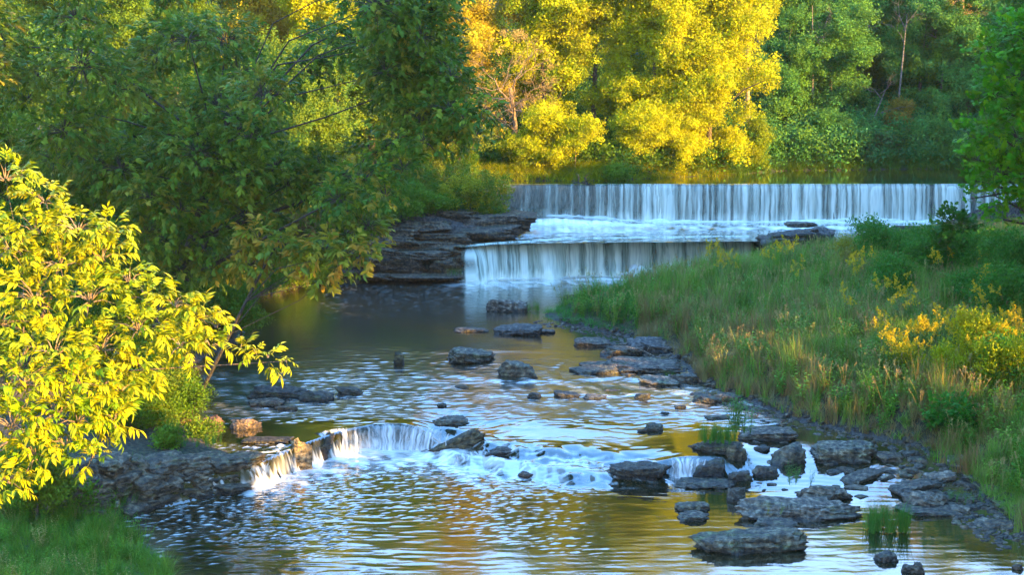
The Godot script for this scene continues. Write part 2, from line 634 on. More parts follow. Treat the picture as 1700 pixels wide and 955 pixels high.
func tree(called: String, label: String, category: String, group: String, foot: Vector3, lobes: Array, leaf: String, palette: Array, o := {}) -> Node3D:
	var root := thing(called, label, category, group, foot)
	var mat: StandardMaterial3D = o.get("mat", M.far_leaf)
	var bark: StandardMaterial3D = o.get("bark", M.bark)
	var mid := Vector3.ZERO
	for l in lobes:
		mid += l[0]
	mid /= maxf(lobes.size(), 1)
	var radius: float = o.get("trunk", 0.25)
	var top := mid - foot
	top = Vector3(top.x * 0.8, top.y * 1.1, top.z * 0.8)
	var g := Geo.new()
	var spine := []
	var radii := []
	for k in 7:
		var t := k / 6.0
		spine.append(top * t + Vector3(0.35 * sin(t * 4.0 + foot.x), 0, 0.35 * cos(t * 5.0 + foot.z) - 0.35) * t * radius * 3.0 - Vector3(0, 0.3, 0) * (1.0 - t))
		radii.append(radius * lerpf(1.25, 0.3, pow(t, 0.7)))
	g.tube(spine, radii, 7)
	var stems := []
	var limb_of := -1
	var near: bool = o.get("near", false)
	for l in lobes:
		limb_of += 1
		if lobes.size() > 25 and limb_of % (9 if near else 4):
			continue
		var goal: Vector3 = l[0] - foot
		var k := clampi(int(6.0 * clampf((goal.y - 0.25 * Vector2(goal.x - top.x * 0.5, goal.z).length()) / maxf(top.y, 0.1), 0.12, 0.9)), 1, 5)
		var a: Vector3 = spine[k]
		var bend := (a + goal) * 0.5 + Vector3(rf(-0.5, 0.5), (goal - a).length() * rf(-0.05, 0.2), rf(-0.5, 0.5))
		var lr: float = radii[k] * rf(0.3, 0.5)
		if near:
			var b := Geo.new()
			b.tube([a, bend, goal], [lr, lr * 0.65, lr * 0.25], 5)
			stems.append(b)
		else:
			g.tube([a, bend, goal], [lr, lr * 0.65, lr * 0.25], 4)
	put("trunk", g.mesh(true), bark, root)
	for b in stems:
		put("branch", b.mesh(true), bark, root)
	var where := []
	var tint := []
	var twigs := Geo.new()
	var density: float = o.get("density", 2.0)
	var s0: float = o.get("s0", 0.8)
	var s1: float = o.get("s1", 1.3)
	var droop: float = o.get("droop", 0.1)
	var flat: float = o.get("flat", 0.8)
	for l in lobes:
		var r: float = l[1]
		var c: Vector3 = l[0] - foot
		var hue := rng.randf()
		var count := int(density * 12.0 * r * r) + 3
		for k in count:
			var dir := ball()
			if dir.y < -0.3 and rng.randf() < 0.5:
				dir.y = -dir.y
			var far := r * (0.35 + 0.7 * sqrt(rng.randf())) if near else r * (0.15 + 1.3 * pow(rng.randf(), 0.75))
			var p := c + dir * Vector3(1, flat, 1) * far
			if p.y + foot.y < ground(p.x + foot.x, -(p.z + foot.z)) - 0.1:
				continue
			var out := (dir + Vector3(0, 0.15 - droop, 0) + ball() * 0.5).normalized()
			var up := (Vector3.UP + ball() * 0.45).normalized()
			if absf(out.dot(up)) > 0.95:
				up = Vector3.RIGHT
			var x := up.cross(out).normalized()
			var s := rf(s0, s1)
			where.append(Transform3D(Basis(x, out.cross(x), out) * Basis.from_scale(Vector3.ONE * s), p))
			var pick := clampf(hue * 0.6 + rng.randf() * 0.4, 0, 0.999) * (palette.size() - 1)
			var col: Color = palette[int(pick)]
			col = col.lerp(palette[mini(int(pick) + 1, palette.size() - 1)], pick - floorf(pick))
			var lum := rf(0.75, 1.25)
			tint.append(Color(col.r * lum, col.g * lum, col.b * lum, 1))
			if near and k % 4 == 0:
				twigs.tube([c + (p - c) * 0.15, (c + p) * 0.5 + Vector3(0, 0.05, 0), p], [0.016, 0.011, 0.005], 3)
	if near:
		put("twigs", twigs.mesh(true), bark, root).set_meta("kind", "stuff")
	var singles: int = o.get("singles", 0)
	var rest := [[], []]
	var rest_tint := [[], []]
	var order := []
	for k in where.size():
		var p: Vector3 = where[k].origin + foot
		var seen_x := absf(p.x / -p.z) * FOCAL
		order.append([(p - Vector3(0, CAM_Y, 0)).length() + (500.0 if seen_x > 850.0 or p.y > CAM_Y - p.z * 0.064 else 0.0), k])
	if singles:
		order.sort_custom(func(a, b): return a[0] < b[0])
	var shapes := []
	if singles:
		for k in 9:
			shapes.append(painted(S["%s_%d" % [leaf, k % 3]], palette[k % palette.size()] * [0.85, 1.0, 1.15][(k / 3) % 3]))
	for n in order.size():
		var k: int = order[n][1]
		if n < singles:
			put("leaf" if leaf == "compound" else "leaf_spray", shapes[n % 9], mat, root).transform = where[k]
		else:
			rest[n % 2].append(where[k])
			rest_tint[n % 2].append(tint[k])
	for h in 2:
		if rest[h].size():
			scatter(o.get("crown", "crown"), S["%s_%d" % [leaf, h]], mat, rest[h], rest_tint[h], root)
	return root


func bare(g: Geo, p: Vector3, dir: Vector3, length: float, r: float, level: int):
	var mid := p + dir * length * 0.5 + ball() * length * 0.08
	var end := p + dir * length + ball() * length * 0.12
	g.tube([p, mid, end], [r, r * 0.8, r * 0.55], 5 if level > 2 else 3)
	if level == 0:
		return
	for k in 3 if level > 1 else 4:
		var t := rf(0.45, 1.0)
		bare(g, p.lerp(end, t), (dir + ball() * 0.85).normalized(), length * rf(0.55, 0.75), r * 0.55, level - 1)


func shrub(called: String, label: String, category: String, group: String, p: Vector3, r: float, h: float, leaf: String, palette: Array, o := {}) -> Node3D:
	var lobes := []
	var count: int = o.get("lobes", 6)
	for k in count:
		var a := TAU * k / count + rf(-0.4, 0.4)
		var far := rf(0.1, 0.7) * r
		lobes.append([p + Vector3(cos(a) * far, rf(0.15, 0.95) * h, sin(a) * far), rf(0.28, 0.5) * minf(r, h)])
	var opt := {"trunk": 0.04, "density": 6.0, "crown": "foliage", "s0": 0.8, "s1": 1.2}
	opt.merge(o, true)
	return tree(called, label, category, group, p, lobes, leaf, palette, opt)


# ---------------------------------------------------------------- falling water
func curtain(called: String, label: String, lip: Array, foot: Array, throw: float, sd: int, o := {}) -> MeshInstance3D:
	var g := Geo.new()
	g.colored = true
	var n := FastNoiseLite.new()
	n.seed = sd
	n.frequency = 1.0
	n.fractal_octaves = 1
	var total := 0.0
	var dist := [0.0]
	for k in range(1, lip.size()):
		total += (lip[k] - lip[k - 1]).length()
		dist.append(total)
	var step: float = o.get("step", 0.05)
	var rows: int = o.get("rows", 12)
	var cols := int(total / step)
	var cover: float = o.get("cover", 0.5)
	var deep: Color = o.get("deep", Color(0.28, 0.42, 0.42))
	var white: Color = o.get("white", Color(0.8, 0.84, 0.84))
	for layer in 2:
		var start := g.v.size()
		for k in cols + 1:
			var s := total * k / cols
			var q := 1
			while q < lip.size() - 1 and dist[q] < s:
				q += 1
			var f: float = (s - dist[q - 1]) / maxf(dist[q] - dist[q - 1], 1e-4)
			var a: Vector3 = lip[q - 1].lerp(lip[q], f)
			var b: float = lerpf(foot[q - 1], foot[q], f)
			var dir: Vector3 = (lip[q] - lip[q - 1]).normalized().cross(Vector3.UP).normalized()
			if dir.z < 0:
				dir = -dir
			var gush := n.get_noise_2d(s * 0.7, layer * 9.0)
			var streak := n.get_noise_2d(s * o.get("coarse", 2.6), 20.0 + layer * 7.0) * 0.95 + n.get_noise_2d(s * 8.5, 50.0 + layer * 7.0) * 0.35
			var amount := clampf(cover + gush * 0.6 * o.get("uneven", 1.0) + streak * 0.75 + 0.5 * o.get("uneven", 1.0) * n.get_noise_2d(s * 0.22, 140.0), 0, 1)
			if o.has("thin"):
				amount *= lerpf(0.35, 1.0, smoothstep(o.thin[0], o.thin[1], a.x))
			for row in rows + 1:
				var t := float(row) / rows
				var h := a.y - b
				var bulge := 0.03 * n.get_noise_2d(s * 5.0, t * 1.5 + layer * 4.0) + 0.05 * gush
				var p := a + dir * (throw * sqrt(t) * (1.0 + 0.5 * gush) + bulge * t + 0.03 + layer * 0.05)
				p.y = a.y + 0.03 - (h + 0.03) * t * lerpf(1.0, t, 0.35)
				p.x += 0.03 * n.get_noise_2d(s * 3.0, t * 3.0 + 80.0) + o.get("drift", 0.0) * t
				var am := clampf(amount + 0.25 * n.get_noise_2d(s * 12.0, t * 1.2 + 30.0 + layer), 0, 1)
				var alpha := lerpf(0.06, 0.9, am) * smoothstep(-0.02, 0.14, t + 0.06)
				var froth := smoothstep(0.78, 1.0, t + 0.12 * n.get_noise_2d(s * 2.0, 99.0)) * float(o.get("froth", 0.8))
				g.point(p, deep.lerp(white, clampf(am * 0.9 + froth, 0, 1)))
				g.c[g.c.size() - 1].a = clampf(alpha + froth * 0.5, 0, 1) * smoothstep(0, 0.045, float(k) / cols + 0.02 * n.get_noise_2d(t * 2.0, 3.0)) * smoothstep(0, 0.03, 1.0 - float(k) / cols)
		for k in cols:
			for row in rows:
				var id := start + k * (rows + 1) + row
				g.quad(id, id + rows + 1, id + 1, id + rows + 2)
	var node := put(called, g.mesh(true), M.fall)
	tag(node, label, "waterfall")
	return node


# a low soft heap of foam and spray along a line: [point, half width, height]
func froth(called: String, label: String, spots: Array, sd: int, opacity := 0.9) -> MeshInstance3D:
	var g := Geo.new()
	g.colored = true
	var n := FastNoiseLite.new()
	n.seed = sd
	n.frequency = 1.0
	for s in spots:
		var c: Vector3 = s[0]
		var rx: float = s[1]
		var rz: float = s[2]
		var h: float = s[3]
		var start := g.v.size()
		var res := 22
		for a in res + 1:
			for b in res + 1:
				var u := 2.0 * a / res - 1
				var w := 2.0 * b / res - 1
				var r := sqrt(u * u + w * w)
				var x := c.x + u * rx
				var z := c.z + w * rz
				var bump := n.get_noise_2d(x * 0.9, z * 1.1)
				var edge := 1.0 - smoothstep(0.1, 1.0, r + 0.25 * n.get_noise_2d(x * 2.5 + 40, z * 3.0))
				var y := c.y + h * edge * (0.85 + 0.35 * bump) + 0.02
				g.point(Vector3(x, y, z), Color(0.87, 0.85, 0.78, opacity * edge * clampf(0.9 + 0.4 * n.get_noise_2d(x * 2.5, z * 6.0 + 9), 0, 1)))
		for a in res:
			for b in res:
				var id := start + a * (res + 1) + b
				g.quad(id, id + res + 1, id + 1, id + res + 2)
	var node := put(called, g.mesh(true), M.fall)
	tag(node, label, "foam", "", "stuff")
	return node


func sheet(xs: PackedFloat32Array, ds: PackedFloat32Array, fill: Callable) -> Geo:
	var g := Geo.new()
	g.colored = true
	g.mapped = true
	for d in ds:
		for x in xs:
			var r: Array = fill.call(x, d)
			g.v.append(Vector3(x, r[0], -d))
			g.c.append(r[1])
			g.uv.append(Vector2(x, d) / 2.6)
	var w := xs.size()
	for row in ds.size() - 1:
		for k in w - 1:
			var id := row * w + k
			g.quad(id + w, id + w + 1, id, id + 1)
	return g


func steps(parts: Array) -> PackedFloat32Array:
	var out := PackedFloat32Array()
	for p in parts:
		var x: float = p[0]
		while x < p[1] - 1e-4:
			out.append(x)
			x += p[2]
	out.append(parts[parts.size() - 1][1])
	return out


func _ready():
	# ------------------------------------------------------------ camera, sky, sun, exposure
	var cam := Camera3D.new()
	cam.name = "camera"
	cam.fov = rad_to_deg(2.0 * atan(477.5 / FOCAL))
	cam.position = Vector3(0, CAM_Y, 0)
	cam.rotation = Vector3(-atan(327.5 / FOCAL), 0, 0)
	cam.near = 0.5
	cam.far = 900.0
	add_child(cam)
	cam_basis = cam.basis
	var sky_mat := ProceduralSkyMaterial.new()
	sky_mat.sky_top_color = Color(0.37, 0.61, 0.89)
	sky_mat.sky_horizon_color = Color(0.84, 0.88, 0.87)
	sky_mat.sky_curve = 0.17
	sky_mat.ground_bottom_color = Color(0.1, 0.12, 0.08)
	sky_mat.ground_horizon_color = Color(0.3, 0.35, 0.35)
	sky_mat.sun_angle_max = 20.0
	var sky := Sky.new()
	sky.sky_material = sky_mat
	var env := Environment.new()
	env.background_mode = Environment.BG_SKY
	env.sky = sky
	env.background_energy_multiplier = 1.12
	env.tonemap_mode = Environment.TONE_MAPPER_LINEAR
	env.tonemap_exposure = 5.7
	env.fog_enabled = true
	env.fog_light_color = Color(0.95, 0.95, 0.9)
	env.fog_density = 0.0001
	env.sdfgi_enabled = true
	env.ssao_enabled = true
	env.ssil_enabled = true
	var we := WorldEnvironment.new()
	we.name = "surroundings"
	we.environment = env
	add_child(we)
	var sun := DirectionalLight3D.new()
	sun.name = "sun"
	sun.light_color = Color(1.0, 0.8, 0.4)
	sun.light_energy = 1.6
	sun.light_angular_distance = 0.5
	sun.shadow_enabled = true
	var az := deg_to_rad(57.0)
	var el := deg_to_rad(16.0)
	to_sun = Vector3(sin(az) * cos(el), sin(el), cos(az) * cos(el))
	sun.basis = Basis.looking_at(-to_sun, Vector3.UP)
	add_child(sun)

	fine.noise_type = FastNoiseLite.TYPE_SIMPLEX_SMOOTH
	fine.frequency = 0.1
	fine.fractal_octaves = 2
	fine.seed = 5
	wide.noise_type = FastNoiseLite.TYPE_SIMPLEX_SMOOTH
	wide.frequency = 0.1
	wide.fractal_octaves = 3
	wide.seed = 17
	make_materials()
	make_shapes()
	make_land()
	make_water()
	make_dam_and_falls()
	make_ledges()
	make_rocks()
	make_far_trees()
	make_left_trees()
	make_right_tree()
	make_shade_trees()
	make_right_bank()
	make_left_bank()
	make_small_plants()


var to_sun := Vector3.UP


# ---------------------------------------------------------------- ground and water
func make_land():
	var xs := steps([[-300, -60, 24], [-60, -24, 2.0], [-24, -13, 0.7], [-13, 16, 0.3], [16, 30, 0.7], [30, 60, 2.0], [60, 300, 24]])
	var ds := steps([[-120, 4, 14], [4, 26, 1.0], [26, 64, 0.3], [64, 86, 0.25], [86, 100, 0.5], [100, 160, 2.0], [160, 500, 25]])
	var g := sheet(xs, ds, func(x, d):
		var h := ground(x, d)
		var w := water(x, d)
		var col := Color(0.07, 0.06, 0.03)
		if h > w + 0.15 and not (d > 72 and d < 80):
			col = Color(0.05, 0.06, 0.02).lerp(Color(0.1, 0.07, 0.035), clampf(0.5 + wide.get_noise_2d(x * 4, d * 4), 0, 1))
		elif h > w - 0.1:
			col = Color(0.1, 0.09, 0.075)
		return [h, col])
	var o := put("ground", g.mesh(true), M.soil)
	tag(o, "dark soil and stony bed of the river and its banks", "ground", "", "structure")


func foam_at(x: float, d: float) -> float:
	var f := 0.0
	var e := along(ledge_line, x)
	var u := e - d
	var drift := fine.get_noise_2d(x * 14.0 + d * 5.0, d * 6.0)
	var flecks := fine.get_noise_2d(x * 30.0, d * 60.0)
	var side := smoothstep(-7.6, -7.0, x) * smoothstep(3.2, 0.2, x)
	# on the drop itself
	if x > -2.5 and x < 4.5 and absf(u) < 1.6:
		var band := smoothstep(1.6, 0.2, absf(u))
		f = maxf(f, 0.8 * band * clampf(0.02 + 1.3 * fine.get_noise_2d(x * 6.0 + 50.0, d * 30.0 + x * 4.0) + 0.8 * fine.get_noise_2d(x * 40.0, d * 14.0), 0, 1) * smoothstep(-2.5, -1.5, x) * smoothstep(4.5, 2.5, x))
	if u > -0.35 and u < 0.6:
		var streak := fine.get_noise_2d(x * 60.0, d * 3.0)
		var here := smoothstep(-7.4, -7.2, x) * smoothstep(5.6, 5.2, x) * (0.6 + 0.6 * fine.get_noise_2d(x * 7.0, 3.0))
		f = maxf(f, here * lerpf(0.35, 1.0, smoothstep(-3.0, -1.0, x)) * smoothstep(-0.35, 0.1, u) * clampf(0.12 + streak * 1.1, 0, 0.9) * (1.0 if x < 1 else 0.55))
	# the white water below it
	if u > 0.0 and u < 7.0:
		var reach := lerpf(3.4, 1.7, smoothstep(-2.0, 2.0, x))
		reach *= lerpf(0.4, 1.0, smoothstep(-6.6, -5.6, x))
		var k := 1.0 - smoothstep(0.15 * reach, reach, u)
		f = maxf(f, lerpf(0.9, 0.55, smoothstep(-3.0, 0.5, x)) * side * clampf(k * 1.2 + drift * 1.5 + flecks * 0.5 - 0.38, 0, 1) * smoothstep(0.0, 0.25, k))
		f = maxf(f, side * 0.5 * clampf(flecks * 2.2 - 0.85 + 0.45 * (1.0 - u / 7.0), 0, 1))
	# left pool below the ledge wall: flecks of foam
	if d < 40 and x < -4.0 and d > 31:
		f = maxf(f, 0.8 * clampf(flecks * 3.2 - 1.15 + 0.4 * drift, 0, 1) * smoothstep(31, 34, d))
	# riffles above the ledge
	if d > 42.5 and d < 50.5:
		var k := smoothstep(42.5, 44.0, d) * smoothstep(50.5, 48.5, d)
		f = maxf(f, 0.32 * k * clampf(drift * 1.6 + flecks * 0.9, 0, 1))
	# below the broad falls
	var b := along(falls_line, x) - 0.4 - d
	if b > -0.6 and b < 14.0 and x > -9.0:
		f = maxf(f, clampf(1.45 - b / 2.2 + drift * 1.0, 0, 1) * smoothstep(-4.0, -2.0, x) * (0.75 + 0.25 * smoothstep(2.0, 5.0, x)))
		f = maxf(f, 0.38 * clampf(flecks * 3.0 - 0.8 + 0.6 * drift, 0, 1) * smoothstep(13.0, 3.0, b))
	return clampf(f, 0, 1)


func waves(x: float, d: float) -> float:
	var e := along(ledge_line, x)
	var u := e - d
	var amp := 0.003
	amp += 0.014 * smoothstep(3.5, 0.6, u) * smoothstep(-0.6, 0.3, u) * smoothstep(-7.5, -6.5, x) * smoothstep(4.0, 1.0, x)
	amp += 0.024 * smoothstep(41.5, 43.0, d) * smoothstep(55.0, 51.0, d + 1.5 * wide.get_noise_2d(x * 2.0, d * 2.0)) * (0.7 + 0.6 * wide.get_noise_2d(x * 2.2 + 40.0, d * 1.6))
	amp += 0.004 * smoothstep(41.0, 38.5, d) * smoothstep(35.5, 37.0, d)
	amp += 0.004 * smoothstep(39.0, 37.0, d) * smoothstep(-0.5, -3.0, x)
	amp += 0.008 * smoothstep(64.0, 71.0, d)
	var y := amp * 0.8 * wide.get_noise_2d(x * 4.5, d * 9.0)
	var rapid := smoothstep(2.2, 0.6, absf(u)) * smoothstep(-3.2, -1.8, x) * smoothstep(5.2, 3.6, x)
	y += 0.045 * rapid * fine.get_noise_2d(x * 10.0, d * 16.0 + x * 3.0)
	var long := smoothstep(38.5, 36.5, d)
	y += amp * 0.7 * fine.get_noise_2d(x * lerpf(9.0, 4.5, long) + d * 1.5, d * 21.0) + amp * 0.5 * fine.get_noise_2d(x * lerpf(20.0, 8.0, long) + 30.0, d * 38.0)
	# standing ripples over the shallow bars
	for bar in [[48.4, 0.05, -3.0, 7.0], [46.0, 0.03, -2.0, 8.5], [52.8, 0.03, -4.0, 2.5]]:
		var off: float = d - bar[0] - 0.9 * wide.get_noise_2d(x * 1.4, bar[0])
		y += bar[1] * (smoothstep(-0.25, 0.35, off) - smoothstep(0.3, 2.2, off)) * smoothstep(bar[2], bar[2] + 1.5, x) * smoothstep(bar[3], bar[3] - 1.5, x)
	return y


func make_water():
	var deep := Color(0.014, 0.014, 0.006)
	var xs := steps([[-13, -9, 0.16], [-9, 9, 0.085], [9, 15, 0.16]])
	var fill := func(x, d):
		var f := foam_at(x, d)
		return [water(x, minf(d, along(falls_line, x) - 0.02)) + waves(x, d) + 0.04 * f, deep.lerp(Color(0.07, 0.055, 0.022), smoothstep(0.22, 0.02, water(x, d) - ground(x, d))).lerp(Color(0.82, 0.81, 0.75), f)]
	var g := sheet(xs, steps([[14, 27, 0.3], [27, 43.0, 0.05]]), fill)
	var o := put("river_water", g.mesh(true), M.water)
	tag(o, "near pool of the river below the ledge, streaked with golden reflections", "water", "", "structure")
	g = sheet(xs, steps([[43.0, 54, 0.06], [54, 74.4, 0.11]]), fill)
	o = put("river_water", g.mesh(true), M.riffle)
	tag(o, "blue riffles and brown pool of the river between ledge and lower waterfall", "water", "", "structure")
	var ds: PackedFloat32Array
	# the water on the rock shelf between the dam and the lower falls
	xs = steps([[-3, 12, 0.1], [12, 40, 0.3]])
	ds = steps([[71.0, 80.05, 0.09]])
	g = sheet(xs, ds, func(x, d):
		var lip := along(falls_line, x)
		var dd := maxf(d, lip - 0.05)
		var h := water(x, clampf(dd, lip + 0.02, 79.8))
		var n := fine.get_noise_2d(x * 26.0, d * 9.0)
		var m := fine.get_noise_2d(x * 8.0, d * 12.0)
		var slope := smoothstep(75.6, 76.2, d) * smoothstep(78.0, 77.2, d) * smoothstep(0.4, 1.4, x) * smoothstep(9.5, 6.5, x)
		var foot := smoothstep(77.4, 79.0, d + 0.4 * m) * smoothstep(3.0, 6.0, x)
		var run := 0.8 * smoothstep(74.2, 75.6, d) * smoothstep(2.0, 6.0, x)
		var f := clampf(maxf(maxf(slope * (0.85 + 0.5 * fine.get_noise_2d(x * 30.0, d * 4.0)), foot * (0.95 + m * 0.6)), run * (0.6 + m + n * 0.6)), 0, 1)
		f = maxf(f, 0.25 * clampf(n * 2.0 + m, 0, 1))
		return [h + 0.03 * m + 0.05 * slope * (0.5 + m) + 0.04 * foot * (0.5 + m), Color(0.1, 0.09, 0.04).lerp(Color(0.83, 0.83, 0.76), f)])
	o = put("shelf_water", g.mesh(true), M.water)
	tag(o, "shallow white water rushing over the rock shelf between dam and lower falls", "water", "", "structure")
	xs = steps([[-40, -3, 2.0], [-3, 40, 0.5], [40, 80, 4.0]])
	ds = steps([[79.95, 97, 0.25]])
	g = sheet(xs, ds, func(x, d): return [5.6 - 0.03 * smoothstep(80.6, 79.9, d) + 0.004 * wide.get_noise_2d(x * 5.0, d * 12.0), Color(0.035, 0.035, 0.012)])
	o = put("pond_water", g.mesh(true), M.still_water)
	tag(o, "calm pond water above the dam mirroring the lit trees", "water", "", "structure")


func make_dam_and_falls():
	var dam := thing("concrete_dam", "long low concrete dam under a thin sheet of falling water", "dam", "", Vector3(0, 0, -80.5))
	var g := Geo.new()
	var xs := [-1.95, 44.0]
	var prof := [[5.5, 0.55], [5.57, 0.4], [5.57, -0.6], [2.4, -0.6]]
	var front := [[2.4, 0.72]]
	var outline := front + prof
	for x in xs:
		for p in outline:
			g.point(Vector3(x, p[0], p[1]))
	for k in outline.size() - 1:
		g.quad(k, k + 5, k + 1, k + 6)
	g.i.append_array(PackedInt32Array([0, 1, 4, 1, 2, 4, 2, 3, 4, 5, 9, 6, 6, 9, 7, 7, 9, 8]))
	put("wall", g.mesh(false), M.concrete, dam)
	for px in [965, 1036, 1211, 1385, 1516, 1602]:
		var x := at_depth(px, 340, 79.9).x
		var b := Geo.new()
		var w := 0.16
		for y in [2.4, 5.5]:
			var out := 1.15 if y < 3 else 0.66
			for q in [[-w, 0.5], [w, 0.5], [w * 0.8, out], [-w * 0.8, out]]:
				b.point(Vector3(x + q[0], y, q[1]))
		for k in 4:
			b.quad(k, k + 4, (k + 1) % 4, (k + 1) % 4 + 4)
		b.quad(4, 5, 7, 6)
		put("buttress", b.mesh(false), M.concrete, dam)
	var lip := []
	var foot := []
	for k in 70:
		var x := -1.7 + k * 0.62
		lip.append(Vector3(x, 5.61, -79.93))
		foot.append(lerpf(3.85, 3.45, smoothstep(2.0, 9.0, x)))
	curtain("waterfall", "wide straight upper waterfall sheeting over the whole dam", lip, foot, 0.32, 31, {"step": 0.055, "cover": 0.36, "deep": Color(0.23, 0.27, 0.2), "white": Color(0.72, 0.74, 0.62), "thin": [0.5, 6.0], "rows": 9, "froth": 0.5})
	lip = []
	foot = []
	var x := -2.6
	while x < 13.0:
		var d := along(falls_line, x)
		lip.append(Vector3(x, along(lip_line, x) + 0.03, -d))
		foot.append(1.25)
		x += 0.3
	curtain("waterfall", "lower waterfall of silky teal strands dropping off the curved rock shelf", lip, foot, 0.75, 47, {"step": 0.045, "uneven": 0.45, "cover": 0.68, "deep": Color(0.2, 0.32, 0.24), "white": Color(0.8, 0.83, 0.68), "coarse": 1.6, "rows": 12})
	# rock face behind the lower falls
	g = Geo.new()
	g.colored = true
	for k in lip.size():
		for row in 9:
			var t := row / 8.0
			var n := fine.get_noise_3d(lip[k].x * 14.0, t * 40.0, 4.0)
			g.point(lip[k] + Vector3(0, -0.03 - t * 2.2, -0.12 + 0.16 * n), Color(0.1, 0.1, 0.07) * (0.9 + 0.5 * n))
	for k in lip.size() - 1:
		for row in 8:
			var id := k * 9 + row
			g.quad(id, id + 9, id + 1, id + 10)
	tag(put("falls_ledge", g.mesh(true), M.rock), "wet dark rock face behind the lower waterfall strands", "rock face")
	# the small falls over the near ledge, left to right
	var segs := [
		["small sunlit fall pouring over the left end of the near ledge", [[403, 757], [425, 752], [448, 750], [462, 748]], 0.66, 0.03, 0.5],
		["narrow sunlit trickle against the pale upright block of the near ledge", [[457, 741], [468, 738], [478, 741]], 0.7, 0.02, 0.5],
		["smooth slanting fall just right of the dark ledge block", [[524, 722], [540, 716], [560, 713], [572, 712]], 0.74, 0.05, 0.5],
		["broad low fall of fine strands in the middle of the near ledge", [[570, 712], [600, 709], [630, 706], [658, 704]], 0.76, -0.02, 0.32],
		["faint hazy fall behind the tilted log-like rock on the near ledge", [[655, 705], [690, 708], [725, 714], [752, 722]], 0.72, 0.0, 0.25],
		["low tumbling fall in front of the tilted log-like rock", [[748, 754], [790, 750], [830, 749], [880, 752]], 0.34, 0.0, 0.4],
		["wide low cascade at the centre of the near ledge", [[860, 760], [910, 762], [960, 766], [1020, 772]], 0.28, 0.0, 0.35],
		["thin dribbling fall between the dark rocks at the ledge's right end", [[1110, 762], [1140, 760], [1175, 764]], 0.5, 0.0, 0.22],
	]
	var sd := 60
	for s in segs:
		var l := []
		var f := []
		for p in s[1]:
			l.append(on_level(p[0], p[1], s[2]))
			f.append(0.0)
		sd += 1
		curtain("small_waterfall", s[0], l, f, 0.22, sd, {"step": 0.02, "rows": 10, "cover": s[4], "drift": s[3], "coarse": 7.0, "deep": Color(0.3, 0.3, 0.26), "white": Color(0.82, 0.83, 0.83), "froth": 0.6})
	# foam at the feet of the falls
	var spots := []
	for k in 22:
		var fx := 3.0 + k * 1.4 + rf(-0.4, 0.4)
		spots.append([Vector3(fx, 3.46 if fx > 6 else 3.7, -79.0 + rf(-0.1, 0.3)), rf(1.4, 2.4), rf(0.6, 0.9), rf(0.12, 0.3)])
	for k in 9:
		spots.append([Vector3(1.2 + k * 0.75, 3.5, -76.6 + rf(-0.3, 0.3)), rf(0.9, 1.5), rf(0.6, 1.0), rf(0.08, 0.2)])
	froth("foam", "white churning foam along the foot of the dam", spots, 5, 0.7)
	spots = []
	for k in 16:
		var fx := -2.2 + k * 0.85
		spots.append([Vector3(fx, 1.3, -along(falls_line, fx) + 0.85), 0.8, 0.42, rf(0.06, 0.14)])
	spots.append([on_level(1062, 462, 1.3), 1.4, 0.9, 0.75])
	spots.append([on_level(1095, 463, 1.3), 1.1, 0.7, 0.5])
	spots.append([on_level(1205, 458, 1.3), 1.0, 0.7, 1.0])
	spots.append([on_level(1000, 466, 1.3), 2.2, 0.6, 0.1])
	froth("foam", "white foam and a splashing mound below the lower waterfall", spots, 6, 0.95)
	spots = []
	for q in [[440, 800, 0.4, 0.15], [480, 795, 0.4, 0.2], [520, 785, 0.6, 0.35], [560, 765, 0.7, 0.35], [610, 752, 0.7, 0.3], [660, 752, 0.7, 0.3], [700, 758, 0.6, 0.3], [560, 785, 0.9, 0.25], [640, 772, 0.9, 0.25]] :
		spots.append([on_level(q[0], q[1], 0.02), q[2], q[3], rf(0.05, 0.12)])
	froth("foam", "white foam swirling below the small falls of the near ledge", spots, 7, 0.6)


